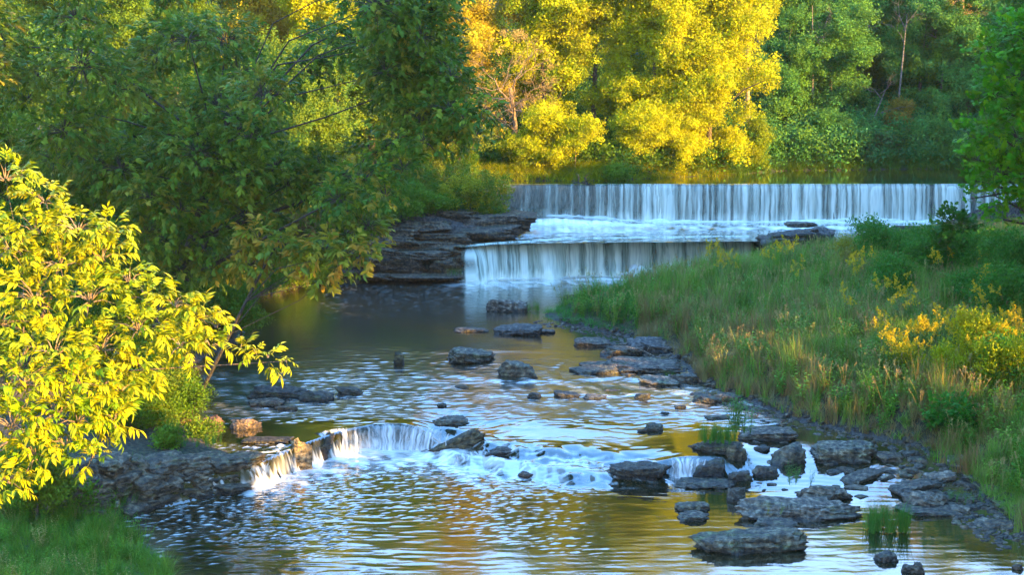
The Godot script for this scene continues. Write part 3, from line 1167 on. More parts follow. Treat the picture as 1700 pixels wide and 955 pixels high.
# ---------------------------------------------------------------- rock ledges
func make_ledges():
	rng.seed = 77
	# the ledge wall at lower left
	var wall := thing("rock_ledge", "long grey layered rock wall at the lower left, under the yellow bush", "ledge", "", on_level(240, 840, 0.0))
	var at := wall.position
	var a := on_level(170, 868, 0.0)
	var b := on_level(412, 813, 0.0)
	var dir := (b - a).normalized()
	var back := Vector3(dir.z, 0, -dir.x)
	if back.z > 0:
		back = -back
	var sd := 400
	for course in 4:
		var s := -1.2
		while s < (b - a).length() - 0.1:
			var w := rf(0.4, 1.0)
			var t := clampf(s / (b - a).length(), 0, 1)
			var top := lerpf(1.42, 0.72, t)
			var h := top / 4.0
			sd += 1
			var size := Vector3(w * 1.35, h * 1.9, rf(0.9, 1.3))
			var tone := rf(0.8, 1.15)
			var m := rock_mesh(size, sd, 0.45, 2.2, 10, 0.05 if course == 0 else -9.0, Color(0.23, 0.215, 0.19) * tone, 0.5 if course > 2 else 0.12)
			var o := put("block", m, M.rock, wall)
			var jut := rf(-0.1, 0.1) - (0.14 if course == 1 else 0.0)
			o.position = a + dir * (s + w * 0.5) + back * (0.45 + 0.06 * course - jut) + Vector3(0, h * (course + 0.45) + rf(-0.02, 0.02), 0) - at
			o.rotation = Vector3(rf(-0.06, 0.06), -atan2(dir.z, dir.x) + rf(-0.12, 0.12), rf(-0.06, 0.06))
			s += w * 0.92
	# the layered cliff left of the lower falls
	var cliff := thing("rock_cliff", "layered grey rock cliff left of the lower waterfall", "cliff", "", on_level(690, 462, 1.3))
	at = cliff.position
	var slabs := [
		# px, py of the middle, width and height in the photograph, distance, boxiness
		[820, 372, 120, 26, 74.6], [855, 362, 60, 12, 75.4], [745, 362, 70, 18, 74.6], [700, 376, 90, 18, 73.6], [790, 388, 130, 18, 73.9], [660, 384, 90, 16, 73.0], [735, 398, 110, 16, 73.0],
		[640, 402, 100, 16, 72.6], [700, 412, 140, 14, 72.6], [620, 418, 90, 14, 72.2], [690, 424, 100, 12, 72.0], [748, 420, 60, 20, 72.3], [670, 440, 95, 30, 71.9], [738, 445, 70, 34, 72.0], [600, 440, 60, 26, 72.1],
		[560, 448, 60, 24, 71.6], [700, 461, 120, 10, 71.2], [620, 462, 60, 9, 70.8], [590, 395, 60, 18, 72.4], [560, 420, 70, 16, 72.0], [520, 440, 70, 22, 70.9],
	]
	for q in slabs:
		sd += 1
		var p := at_depth(q[0], q[1], q[4] - 0.7)
		var m: float = q[4] / FOCAL
		var size := Vector3(q[2] * m * 1.1, q[3] * m * 1.25, rf(1.6, 2.4))
		var tone := rf(0.75, 1.15)
		var o := put("slab", rock_mesh(size, sd, 0.85, 1.6, 9, -9.0, Color(0.2, 0.165, 0.135) * tone, 0.35), M.rock, cliff)
		o.position = p + Vector3(0, 0, -0.6) - at
		o.rotation = Vector3(rf(-0.05, 0.05), rf(-0.15, 0.15), rf(-0.03, 0.03))


# ---------------------------------------------------------------- stones
func make_rocks():
	rng.seed = 5
	rock("grey wedge-shaped rock with a tuft at its right, nearest below the falls", 845, 518, 78, 33, {"moss": 0.1, "shade": Color(0.3, 0.29, 0.31)})
	rock("pale wet pyramid rock poking out behind the green promontory grass", 1005, 502, 62, 28, {"shade": Color(0.42, 0.38, 0.33), "boxy": 0.2, "moss": 0.0})
	rock("low dark rock hidden behind the promontory's yellow-green tuft", 950, 497, 36, 14)
	rock("dark slanting slab with a raised right end, left of the promontory", 862, 556, 86, 24, {"roll": 0.1, "shade": Color(0.14, 0.14, 0.16), "boxy": 0.7, "moss": 0.0, "layers": 2.0})
	rock("thin dark shelf stone touching the slanting slab's right end", 905, 554, 40, 10, {"shade": Color(0.15, 0.14, 0.15)})
	rock("flat dark stone left of the slanting slab, barely above the water", 785, 552, 65, 8, {"shade": Color(0.17, 0.16, 0.15)})
	rock("long jagged dark rock in the middle of the river", 778, 602, 98, 27, {"shade": Color(0.22, 0.22, 0.2), "boxy": 0.25, "moss": 0.5})
	rock("blocky speckled boulder standing alone in the middle of the river", 858, 628, 58, 34, {"shade": Color(0.24, 0.24, 0.22), "boxy": 0.7, "deep": 0.8, "layers": 1.5})
	rock("small dark upright stone alone in the water left of mid-river", 663, 606, 15, 18, {"skew": -0.25, "shade": Color(0.16, 0.15, 0.08), "sink": 1.4})
	rock("large dark layered slab against the reddish grass bank", 1090, 586, 88, 32, {"shade": Color(0.16, 0.16, 0.19), "boxy": 0.8, "moss": 0.05, "layers": 3.0})
	rock("dark rock with driftwood on it beside the layered slab", 1030, 592, 66, 24, {"shade": Color(0.14, 0.12, 0.1)})
	rock("low broken dark rock in the inlet below the promontory", 985, 576, 72, 17, {"shade": Color(0.17, 0.16, 0.15)})
	rock("flat ledge stone in open water left of the long bank slab", 985, 608, 60, 7, {"shade": Color(0.18, 0.16, 0.14)})
	rock("square-fronted dark slab pointing into the river from the bank stones", 992, 624, 80, 17, {"shade": Color(0.15, 0.15, 0.14), "boxy": 0.85})
	rock("long slab joined to the square-fronted slab on the bank side", 1068, 618, 115, 24, {"shade": Color(0.17, 0.16, 0.16), "boxy": 0.6})
	rock("small dark block off the mossy bank stones", 1042, 627, 24, 10, {"shade": Color(0.12, 0.12, 0.12)})
	rock("mossy rounded stone at the grass edge below the long slab", 1095, 640, 70, 20, {"moss": 0.9})
	rock("dark stone leaning on the mossy bank stone's right side", 1135, 637, 50, 22, {"shade": Color(0.2, 0.19, 0.18)})
	rock("tiny brown stone in the gold reflection at mid-river", 767, 645, 26, 7, {"shade": Color(0.22, 0.15, 0.07)})
	rock("low dark stone at the left end of the mid-river bar", 888, 661, 24, 11, {"shade": Color(0.14, 0.14, 0.14)})
	rock("dark wedge with a raised left end on the mid-river bar", 940, 660, 46, 13, {"roll": -0.12, "shade": Color(0.13, 0.13, 0.14)})
	rock("bluish low stone awash at the right of the mid-river bar", 988, 663, 36, 9, {"shade": Color(0.24, 0.25, 0.28)})
	rock("dark humped stone in the ripples right of the bar", 1066, 662, 28, 13, {"shade": Color(0.15, 0.15, 0.15)})
	rock("thin dark sliver of stone upstream of the humped stone", 1020, 651, 36, 4, {"shade": Color(0.15, 0.14, 0.12)})
	rock("small round dark stone left in the riffle above the near ledge", 734, 676, 18, 9, {"shade": Color(0.15, 0.14, 0.12)})
	rock("low speckled flat stone on the lip of the near ledge", 750, 706, 78, 15, {"shade": Color(0.23, 0.24, 0.25), "boxy": 0.5})
	var g := "dark flat rocks clustered near the left bank"
	rock("biggest flat dark rock of the cluster near the left bank", 462, 661, 106, 24, {"group": g, "shade": Color(0.11, 0.11, 0.11), "boxy": 0.5})
	rock("dark ridged rock in the middle of the left cluster", 527, 666, 62, 22, {"group": g, "shade": Color(0.13, 0.13, 0.13)})
	rock("dark rock with a knobby left tip at the cluster's right end", 582, 657, 58, 18, {"group": g, "roll": -0.12, "shade": Color(0.12, 0.11, 0.1)})
	rock("grey domed stone in front of the dark left cluster", 442, 674, 62, 15, {"group": g, "shade": Color(0.26, 0.26, 0.25)})
	rock("small brownish stone front-most in the left cluster", 475, 681, 42, 9, {"group": g, "shade": Color(0.22, 0.17, 0.13)})
	rock("pinkish sunlit pointed stone in the still left pool", 407, 713, 60, 25, {"shade": Color(0.42, 0.33, 0.3), "boxy": 0.0, "moss": 0.0, "wet": 0.05})
	rock("reddish sunlit stone left of the pinkish pointed stone", 346, 709, 46, 20, {"shade": Color(0.42, 0.26, 0.2), "moss": 0.0, "wet": 0.05})
	rock("reddish low stone near the olive shrub in the left pool", 305, 706, 34, 14, {"shade": Color(0.4, 0.26, 0.2), "moss": 0.0})
	rock("dark stone in the shade of the overhanging yellow twigs", 318, 618, 40, 14, {"shade": Color(0.1, 0.1, 0.1)})
	# the ledge blocks between the small falls
	var p := on_level(496, 783, 0.0)
	var block := put("rock", rock_mesh(Vector3(0.72, 1.6, 0.7), 911, 1.0, 1.0, 12, -9.0, Color(0.5, 0.43, 0.31), 0.0), M.rock)
	block.position = p + Vector3(0.02, -0.04, -0.35)
	block.rotation = Vector3(-0.08, 0.35, 0.04)
	tag(block, "pale upright sunlit block between the falls of the near ledge", "rock")
	p = on_level(525, 770, 0.0)
	block = put("rock", rock_mesh(Vector3(0.85, 1.7, 0.9), 912, 0.75, 2.0, 12, -9.0, Color(0.1, 0.085, 0.065), 0.3), M.rock)
	block.position = p + Vector3(0.05, -0.05, -0.5)
	block.rotation = Vector3(0, -0.3, 0.0)
	tag(block, "dark brown ledge block right of the pale sunlit block", "rock")
	rock("dark log-shaped sill of rock leading left from the pale block", 440, 735, 80, 9, {"shade": Color(0.12, 0.1, 0.08), "boxy": 0.6, "deep": 0.5})
	p = on_level(757, 752, 0.1)
	block = put("rock", rock_mesh(Vector3(1.75, 0.6, 0.55), 915, 0.6, 2.0, 12, -0.05, Color(0.2, 0.17, 0.11), 0.25), M.rock)
	block.position = p + Vector3(0.05, 0.22, 0.0)
	block.rotation = Vector3(0, 0.25, 0.34)
	tag(block, "tilted log-like rock rising to the right in the white water", "rock")
	rock("dark sill of rock between the smooth falls of the near ledge", 625, 722, 75, 13, {"shade": Color(0.14, 0.1, 0.09), "roll": 0.12, "boxy": 0.7, "deep": 0.4})
	rock("purplish rock sill under the cascade right of the log-like rock", 850, 752, 90, 14, {"shade": Color(0.16, 0.14, 0.16), "deep": 0.5})
	rock("dark overhanging ledge rock with a trickle at its right", 1062, 792, 104, 32, {"shade": Color(0.12, 0.11, 0.1), "boxy": 0.8, "moss": 0.1})
	rock("dark rounded ledge rock right of the thin trickle", 1182, 788, 52, 28, {"shade": Color(0.13, 0.12, 0.12), "boxy": 0.3})
	rock("wet red-brown stone awash below the near ledge", 880, 792, 44, 9, {"shade": Color(0.22, 0.12, 0.08)})
	rock("dark wet stone behind the trickle on the near ledge", 1128, 777, 90, 20, {"shade": Color(0.12, 0.11, 0.11), "boxy": 0.6})
	rock("tuft-bearing dark rock of the grassy islet", 1200, 752, 86, 26, {"shade": Color(0.17, 0.16, 0.14), "moss": 0.8})
	rock("ochre-flecked rock below the grassy islet", 1222, 766, 42, 30, {"shade": Color(0.2, 0.17, 0.12)})
	rock("dark little boulder with a low twin at its left, in the riffle", 1086, 716, 36, 15, {"shade": Color(0.16, 0.16, 0.15)})
	rock("low twin stone at the left of the little dark boulder", 1068, 717, 20, 7, {"shade": Color(0.16, 0.16, 0.15)})
	rock("long thin stone awash upstream of the grassy islet", 1192, 696, 42, 7, {"shade": Color(0.2, 0.2, 0.2)})
	rock("lone small oval stone left of the long awash stone", 1104, 688, 17, 6, {"shade": Color(0.14, 0.14, 0.14)})
	rock("small dark oblong stone near the bank-side rubble", 1130, 678, 24, 7, {"shade": Color(0.15, 0.15, 0.15)})
	rock("dark craggy rock at the tip of the bank-side rubble", 1172, 670, 56, 21, {"shade": Color(0.17, 0.16, 0.15)})
	rock("grey lumpy rock behind the craggy rubble tip", 1210, 665, 48, 17, {"shade": Color(0.2, 0.19, 0.18)})
	rock("reddish-grey slab right of the grassy islet", 1272, 730, 84, 24, {"shade": Color(0.25, 0.22, 0.21), "boxy": 0.6})
	rock("dark humpbacked boulder with a steep right face", 1312, 770, 60, 40, {"shade": Color(0.22, 0.2, 0.17), "boxy": 0.25, "deep": 0.8})
	rock("broad flat-topped grey slab under the bank grass", 1402, 764, 100, 40, {"shade": Color(0.28, 0.28, 0.25), "boxy": 0.7, "layers": 3.0})
	rock("pale flaked stone lying at the foot of the bank grass", 1365, 700, 56, 20, {"shade": Color(0.36, 0.34, 0.31), "moss": 0.1})
	rock("black square-cornered stone in the channel left of the humpback", 1229, 799, 44, 22, {"shade": Color(0.12, 0.11, 0.11), "boxy": 0.85})
	rock("dark brown stone on the channel edge before the humpback", 1272, 790, 46, 22, {"shade": Color(0.17, 0.14, 0.12)})
	rock("round dark boulder just behind the long grey slab", 1222, 833, 35, 32, {"shade": Color(0.2, 0.2, 0.2), "boxy": 0.1, "deep": 0.9, "moss": 0.1})
	rock("flat wet ledge of stone below the trickle", 1168, 809, 86, 11, {"shade": Color(0.16, 0.15, 0.14), "boxy": 0.6})
	rock("jagged low rock at the left end of the long grey slab", 1152, 850, 66, 20, {"shade": Color(0.2, 0.19, 0.17), "boxy": 0.5})
	rock("low front stone of the jagged left end", 1150, 866, 66, 15, {"shade": Color(0.17, 0.16, 0.15)})
	rock("long pale-topped grey slab stretching across the shallows", 1328, 862, 205, 38, {"shade": Color(0.31, 0.29, 0.29), "boxy": 0.75, "deep": 0.45, "layers": 3.0})
	rock("large mossy flat boulder nearest in the lower right water", 1252, 917, 196, 48, {"shade": Color(0.23, 0.23, 0.2), "boxy": 0.7, "deep": 0.5, "layers": 3.5, "moss": 0.75})
	rock("dark stone between the long slab and the mossy boulder", 1288, 879, 80, 20, {"shade": Color(0.15, 0.14, 0.13)})
	rock("broken rock with pale faces and weeds on it", 1368, 830, 86, 32, {"shade": Color(0.3, 0.27, 0.25), "boxy": 0.5})
	rock("smooth rounded grey boulder beside the low green weeds", 1540, 843, 66, 33, {"shade": Color(0.33, 0.31, 0.3), "boxy": 0.15, "moss": 0.0})
	rock("low slab that carries the smooth rounded boulder", 1545, 856, 96, 12, {"shade": Color(0.2, 0.18, 0.18), "boxy": 0.8})
	rock("pale flat slab near the bank behind the smooth boulder", 1560, 800, 62, 22, {"shade": Color(0.38, 0.36, 0.37), "boxy": 0.6, "moss": 0.1})
	rock("bluish-white flat slab close under the reddish stalks", 1590, 772, 44, 20, {"shade": Color(0.42, 0.44, 0.5), "boxy": 0.7, "moss": 0.0})
	rock("dark blunt stone standing alone at the lower right", 1472, 933, 40, 19, {"shade": Color(0.16, 0.15, 0.16), "wet": 0.03})
	rock("left stone of the touching pair at the bottom edge", 1506, 950, 20, 16, {"shade": Color(0.16, 0.15, 0.15)})
	rock("right stone of the touching pair at the bottom edge", 1524, 952, 22, 18, {"shade": Color(0.17, 0.16, 0.16)})
	rock("small dark stone at the bottom right corner", 1690, 947, 22, 11, {"shade": Color(0.18, 0.13, 0.11)})
	rock("dark stone lodged in the grass above the bank stones", 1211, 606, 34, 24, {"land": true, "shade": Color(0.14, 0.13, 0.16), "boxy": 0.7})
	# the outcrop at the right end of the lower falls
	p = at_depth(1322, 412, 71.0)
	block = put("rock", rock_mesh(Vector3(4.6, 2.0, 3.2), 931, 0.75, 4.0, 16, -9.0, Color(0.11, 0.105, 0.115), 0.15), M.rock)
	block.position = p + Vector3(0, -0.15, -0.8)
	tag(block, "large dark flat outcrop at the right end of the lower waterfall", "rock")
	p = at_depth(1345, 440, 68.5)
	block = put("rock", rock_mesh(Vector3(2.4, 1.3, 1.6), 932, 0.3, 2.0, 12, -9.0, Color(0.22, 0.2, 0.2), 0.1), M.rock)
	block.position = p
	tag(block, "paler rounded rock below the dark outcrop, behind the grass", "rock")
	rock("dark flat stone in the white water at the dam's foot", 1330, 374, 50, 8, {"shade": Color(0.15, 0.15, 0.15), "wet": 0.0})
	# rubble: the many small stones of the right-hand shallows and of the waterline
	var areas := [
		["flat dark stone among the rubble of the shelf below the right bank", "rubble on the shelf below the right bank", 100, [[1330, 745], [1480, 735], [1560, 752], [1660, 800], [1720, 870], [1690, 885], [1560, 862], [1480, 800], [1400, 800]], 22, 62],
		["small dark cobble along the waterline under the reddish grass", "cobbles under the reddish grass", 34, [[1140, 640], [1230, 640], [1330, 690], [1430, 715], [1300, 700], [1230, 672]], 12, 30],
		["small wet stone in the riffle between islet and humpback boulder", "wet stones between the islet and the humpback", 34, [[1240, 715], [1400, 735], [1330, 790], [1250, 830], [1270, 760]], 12, 34],
		["wet stone in the shallows just behind the long grey slab", "wet stones behind the long grey slab", 20, [[1240, 815], [1460, 800], [1450, 838], [1250, 838]], 14, 34],
		["dark stone of the waterline below the promontory", "stones below the promontory", 18, [[950, 560], [1080, 575], [1150, 610], [1130, 628], [1040, 600]], 14, 34],
		["small stone at the water's edge below the rounded boulder", "stones below the rounded boulder", 22, [[1500, 858], [1640, 858], [1700, 890], [1690, 905], [1600, 880]], 12, 34],
	]
	var shared := []
	var tone_of := ["blackish", "blackish", "dark grey", "dark grey", "dark brown", "dark brown", "grey", "grey", "mossy grey", "mossy brown"]
	for k in 10:
		var c: Color = [Color(0.13, 0.125, 0.12), Color(0.2, 0.19, 0.185), Color(0.22, 0.18, 0.14), Color(0.29, 0.275, 0.265), Color(0.25, 0.22, 0.19)][k / 2]
		shared.append(rock_mesh(Vector3(1, 0.5, 0.75), 700 + k, rf(0.2, 0.75), 2.0, 9, 0.1, c, 0.9 if k > 7 else 0.2))
	for q in areas:
		var made := 0
		var poly := PackedVector2Array()
		for pt in q[3]:
			poly.append(Vector2(pt[0], pt[1]))
		var tries := 0
		while made < q[2] and tries < 4000:
			tries += 1
			var pt := Vector2(rf(930, 1700), rf(550, 910))
			if not Geometry2D.is_point_in_polygon(pt, poly):
				continue
			made += 1
			var w := on_water(pt.x, pt.y)
			w.y = maxf(w.y, ground(w.x, -w.z)) - 0.02
			var s := rf(q[4], q[5]) * -w.z / FOCAL * (1.3 if rng.randf() < 0.1 else 0.58)
			var pick := rng.randi() % 10
			var o := put("stone", shared[pick], M.rock)
			o.position = w
			o.rotation = Vector3(rf(-0.15, 0.15), rf(-0.9, 0.9), rf(-0.15, 0.15))
			o.scale = Vector3(s, s * rf(0.35, 0.85), s * rf(0.7, 1.1))
			var best := 1e9
			var name_of := ""
			var gap := Vector3.ZERO
			for other in known:
				var v: Vector3 = w - other[0]
				if v.length() < best:
					best = v.length()
					name_of = other[1]
					gap = v
			var side := ("right of" if gap.x > 0 else "left of") if absf(gap.x) > absf(gap.z) * 0.6 else ("in front of" if gap.z > 0 else "behind")
			var kind: String = "tiny" if s < 0.28 else "small" if s < 0.42 else "middling" if s < 0.6 else "larger"
			var shape: String = "flat" if o.scale.y < s * 0.6 else "humped"
			tag(o, "%s %s %s stone %s%s the %s" % [kind, shape, tone_of[pick], "close " if best < 0.8 else "", side, name_of], "stone", "loose stones near the " + name_of)


# ---------------------------------------------------------------- the woods behind
func far_tree(called: String, label: String, group: String, px: float, d: float, height: float, spread: float, palette: Array, o := {}):
	var foot := at_depth(px, 280, d)
	foot.y = ground(foot.x, d)
	var low: float = o.get("low", 0.25) * 0.35
	var centre := foot + Vector3(0, height * (1 + low) * 0.5, 0)
	var lobes := auto_lobes(centre, Vector3(spread, height * (1 - low) * 0.5, spread * 0.8), int(o.get("lobes", 16) * 3.2), spread * 0.11, spread * 0.34)
	var opt := {"trunk": 0.22, "density": 3.4, "s0": 0.5, "s1": 1.4}
	opt.merge(o, true)
	tree(called, label, "tree", group, foot, lobes, "clump", palette, opt)


func make_far_trees():
	rng.seed = 21
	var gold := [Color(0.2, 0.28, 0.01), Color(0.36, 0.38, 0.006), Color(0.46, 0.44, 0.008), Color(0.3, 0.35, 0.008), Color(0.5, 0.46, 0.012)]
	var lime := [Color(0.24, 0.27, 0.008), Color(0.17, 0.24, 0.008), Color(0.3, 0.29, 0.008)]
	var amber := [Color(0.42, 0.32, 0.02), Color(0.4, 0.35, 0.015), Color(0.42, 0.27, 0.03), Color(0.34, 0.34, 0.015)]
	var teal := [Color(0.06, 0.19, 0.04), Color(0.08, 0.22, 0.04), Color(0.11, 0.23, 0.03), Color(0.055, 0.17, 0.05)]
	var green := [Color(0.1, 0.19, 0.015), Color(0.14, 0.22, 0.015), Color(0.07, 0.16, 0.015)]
	var g := "sunlit trees on the far bank behind the dam"
	far_tree("autumn_tree", "orange and amber tree left of the bare twigs, behind the dam's left end", g, 775, 90, 15, 3.4, amber)
	far_tree("autumn_tree", "yellow-green tree hung with bare twigs beside the amber tree", g, 905, 90, 16, 3.4, lime + gold, {"low": 0.15})
	far_tree("autumn_tree", "olive green tree in the middle of the sunlit bank", g, 985, 91, 17, 3.6, gold + lime)
	far_tree("golden_tree", "tall golden yellow tree leaning over the pond's left shore", g, 1090, 90, 17.5, 4.0, gold, {"low": 0.12, "lobes": 22})
	far_tree("golden_tree", "brightest golden tree at the right edge of the sunlit bank", g, 1175, 89.5, 15.5, 3.8, gold, {"low": 0.1, "lobes": 20})
	far_tree("golden_tree", "slender golden tree with a pale bare stem above the shaded gap", g, 1240, 95, 17.5, 2.1, gold, {"low": 0.45, "bark": M.pale_bark, "lobes": 10})
	far_tree("autumn_tree", "yellow tree glimpsed through the gap of the dark left crown", g, 560, 93, 15, 3.6, gold)
	far_tree("autumn_tree", "orange-yellow tree high behind the dark left crown", g, 440, 96, 19, 3.8, amber)
	far_tree("autumn_tree", "yellow-green tree between the amber tree and the dark crown", g, 680, 96, 16, 3.6, gold + amber)
	far_tree("green_tree", "green tree deep behind the left crown's upper branches", g, 300, 94, 17, 4.0, green)
	far_tree("green_tree", "green tree at the far upper left, mostly hidden", g, 130, 92, 17, 4.2, green)
	g = "shaded trees across the pond"
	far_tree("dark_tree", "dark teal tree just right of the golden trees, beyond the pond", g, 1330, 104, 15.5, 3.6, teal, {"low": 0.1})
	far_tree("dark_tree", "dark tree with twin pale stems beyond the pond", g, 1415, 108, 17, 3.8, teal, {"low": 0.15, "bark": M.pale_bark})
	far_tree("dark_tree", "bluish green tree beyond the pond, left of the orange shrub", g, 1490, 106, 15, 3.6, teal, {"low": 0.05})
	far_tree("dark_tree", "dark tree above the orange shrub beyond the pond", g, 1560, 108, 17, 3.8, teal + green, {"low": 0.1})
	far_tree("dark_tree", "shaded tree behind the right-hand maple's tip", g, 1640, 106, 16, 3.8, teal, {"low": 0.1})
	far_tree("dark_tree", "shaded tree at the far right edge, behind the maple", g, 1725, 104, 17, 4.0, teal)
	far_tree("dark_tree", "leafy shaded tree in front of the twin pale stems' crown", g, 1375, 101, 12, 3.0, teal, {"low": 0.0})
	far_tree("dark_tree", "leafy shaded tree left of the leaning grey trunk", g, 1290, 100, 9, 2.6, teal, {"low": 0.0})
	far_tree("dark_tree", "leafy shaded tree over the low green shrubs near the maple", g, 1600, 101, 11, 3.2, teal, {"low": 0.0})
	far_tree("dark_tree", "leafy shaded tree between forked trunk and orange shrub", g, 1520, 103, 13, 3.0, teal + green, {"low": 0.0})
	g = "tall trees of the back row on the hillside"
	var names := ["tall back-row tree far left, behind the green trees", "tall back-row tree behind the left crown's top", "tall back-row tree above the first yellow gap", "tall back-row tree behind the amber trees", "tall back-row tree between amber and olive trees", "tall back-row tree behind the olive tree", "tall back-row tree behind the tallest golden tree", "tall sunlit back-row tree above the shaded gap", "tall sunlit back-row tree crowning the dark teal tree", "tall back-row tree whose yellow top rises over the twin stems", "tall back-row tree with a lit top over the bluish tree", "tall back-row tree beside the bare brown treetop", "tall back-row tree behind the right maple"]
	for k in names.size():
		var px := 40.0 + k * 142.0
		far_tree("tall_tree", names[k], g, px, 119 + (k * 7) % 9, 18.5, 5.2, (gold + lime) if k > 5 else (green + lime), {"low": 0.1, "lobes": 22, "density": 1.7, "s0": 1.2, "s1": 1.9})
	# bare and dying crowns
	for q in [["tree with bare orange-brown twigs in front of the amber tree", 850, 87.5, 4.6, 12.5, 1.0], ["bare brown treetop on the hillside at the upper right", 1585, 103, 11.0, 17.0, 0.55]]:
		var foot := at_depth(q[1], 280, q[2])
		foot.y = ground(foot.x, q[2])
		var t := thing("bare_tree", q[0], "tree", "", foot)
		var s := Geo.new()
		s.tube([Vector3(0, -0.3, 0), Vector3(0.2, q[3] * 0.5, 0), Vector3(-0.1, q[3], 0.2)], [0.2, 0.15, 0.11], 6)
		put("trunk", s.mesh(true), M.rust_bark, t)
		var tw := Geo.new()
		for k in 9:
			var h := lerpf(q[3] * 0.45, q[3], k / 8.0)
			bare(tw, Vector3(0.05, h, 0.1), (ball() * Vector3(1, 0.4, 1) + Vector3(0, rf(0.0, 0.7), 0.3)).normalized(), rf(1.4, 2.2) * q[5], 0.06, 4)
		put("twigs", tw.mesh(true), M.rust_bark, t).set_meta("kind", "stuff")
		var w := []
		var c := []
		for k in 90:
			w.append(Transform3D(Basis.from_euler(ball() * 3.0) * Basis.from_scale(Vector3.ONE * rf(0.4, 0.8)), Vector3(0, q[3] * 1.0, 0.3) + ball() * Vector3(2.6, 3.4, 1.6) * q[5]))
			c.append(Color(0.4, 0.28, 0.08) * rf(0.7, 1.3))
		scatter("crown", S.clump_1, M.far_leaf, w, c, t)
	# pale trunks that show in the shade
	for q in [["thin pale trunk standing left of the twin stems across the pond", 1348, 101, 10.0, -0.4], ["leaning grey trunk across the pond", 1425, 99.5, 4.5, 1.6], ["short forked pale trunk high among the shaded crowns", 1482, 101.5, 9.5, 0.5], ["slim pale trunk beneath the bare brown treetop", 1555, 102.5, 11.0, 0.1]]:
		var foot := at_depth(q[1], 280, q[2])
		foot.y = ground(foot.x, q[2])
		var t := thing("tree_stem", q[0], "tree trunk", "", foot)
		var s := Geo.new()
		s.tube([Vector3(0, -0.3, 0), Vector3(q[4] * 0.4, q[3] * 0.4, 0.1), Vector3(q[4], q[3], 0.3)], [0.11, 0.08, 0.03], 6)
		put("trunk", s.mesh(true), M.grey_bark, t)
		s = Geo.new()
		for k in 4:
			bare(s, Vector3(q[4] * 0.8, q[3] * rf(0.6, 0.95), 0.2), (ball() + Vector3(0, 0.8, 0)).normalized(), 1.3, 0.04, 2)
		put("branches", s.mesh(true), M.grey_bark, t).set_meta("kind", "stuff")
	# shrubs along the pond's shores
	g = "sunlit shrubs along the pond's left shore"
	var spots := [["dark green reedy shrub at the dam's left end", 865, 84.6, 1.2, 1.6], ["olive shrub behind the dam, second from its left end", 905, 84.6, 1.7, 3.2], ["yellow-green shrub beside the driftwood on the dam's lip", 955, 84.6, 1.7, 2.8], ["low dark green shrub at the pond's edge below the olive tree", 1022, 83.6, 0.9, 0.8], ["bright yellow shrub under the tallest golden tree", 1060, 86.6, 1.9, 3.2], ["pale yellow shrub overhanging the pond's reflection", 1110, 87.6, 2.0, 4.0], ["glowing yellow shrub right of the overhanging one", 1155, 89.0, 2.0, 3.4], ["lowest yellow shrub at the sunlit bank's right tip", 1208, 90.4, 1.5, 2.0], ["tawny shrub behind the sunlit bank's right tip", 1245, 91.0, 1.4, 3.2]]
	for k in spots.size():
		var q = spots[k]
		var p := at_depth(q[1], 280, q[2])
		p.y = ground(p.x, q[2])
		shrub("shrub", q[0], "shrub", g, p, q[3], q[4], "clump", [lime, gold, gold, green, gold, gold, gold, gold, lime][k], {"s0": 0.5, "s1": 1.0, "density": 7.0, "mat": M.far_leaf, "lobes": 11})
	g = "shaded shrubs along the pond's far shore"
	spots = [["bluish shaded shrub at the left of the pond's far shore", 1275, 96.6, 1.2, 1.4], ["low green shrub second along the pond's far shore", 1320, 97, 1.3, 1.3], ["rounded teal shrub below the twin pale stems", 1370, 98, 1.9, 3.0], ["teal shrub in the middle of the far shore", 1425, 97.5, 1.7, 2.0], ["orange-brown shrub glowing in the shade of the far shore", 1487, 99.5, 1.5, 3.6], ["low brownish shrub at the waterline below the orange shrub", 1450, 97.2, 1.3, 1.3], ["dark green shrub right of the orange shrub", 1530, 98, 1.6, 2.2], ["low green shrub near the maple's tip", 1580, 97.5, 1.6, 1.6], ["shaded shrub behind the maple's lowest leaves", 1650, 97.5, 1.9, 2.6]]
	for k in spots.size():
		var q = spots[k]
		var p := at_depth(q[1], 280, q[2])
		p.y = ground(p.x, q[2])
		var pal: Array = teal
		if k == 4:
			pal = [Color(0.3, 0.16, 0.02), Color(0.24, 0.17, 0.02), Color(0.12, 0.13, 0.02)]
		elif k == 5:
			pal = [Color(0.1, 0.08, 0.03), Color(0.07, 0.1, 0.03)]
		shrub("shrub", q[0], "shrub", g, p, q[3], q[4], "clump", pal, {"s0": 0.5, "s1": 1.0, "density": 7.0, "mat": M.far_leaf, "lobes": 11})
	var gw := []
	var gc := []
	while gw.size() < 2600:
		var x := rf(-6, 40)
		var d := along(shore_line, x) + rf(0.0, 2.2)
		gw.append(Transform3D(Basis.from_euler(Vector3(rf(-0.3, 0.3), rf(0, TAU), rf(-0.3, 0.3))) * Basis.from_scale(Vector3(2.2, rf(0.3, 0.7), 2.2)), Vector3(x, ground(x, d) - 0.1, -d)))
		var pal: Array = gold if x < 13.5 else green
		gc.append(pal[gw.size() % pal.size()] * rf(0.6, 1.0))
	tag(scatter("shore_grass", S.tuft_0, M.grass, gw, gc), "tall grass fringing the pond's far shore", "grass", "", "stuff")
	# undergrowth that closes the woods
	var w := []
	var c := []
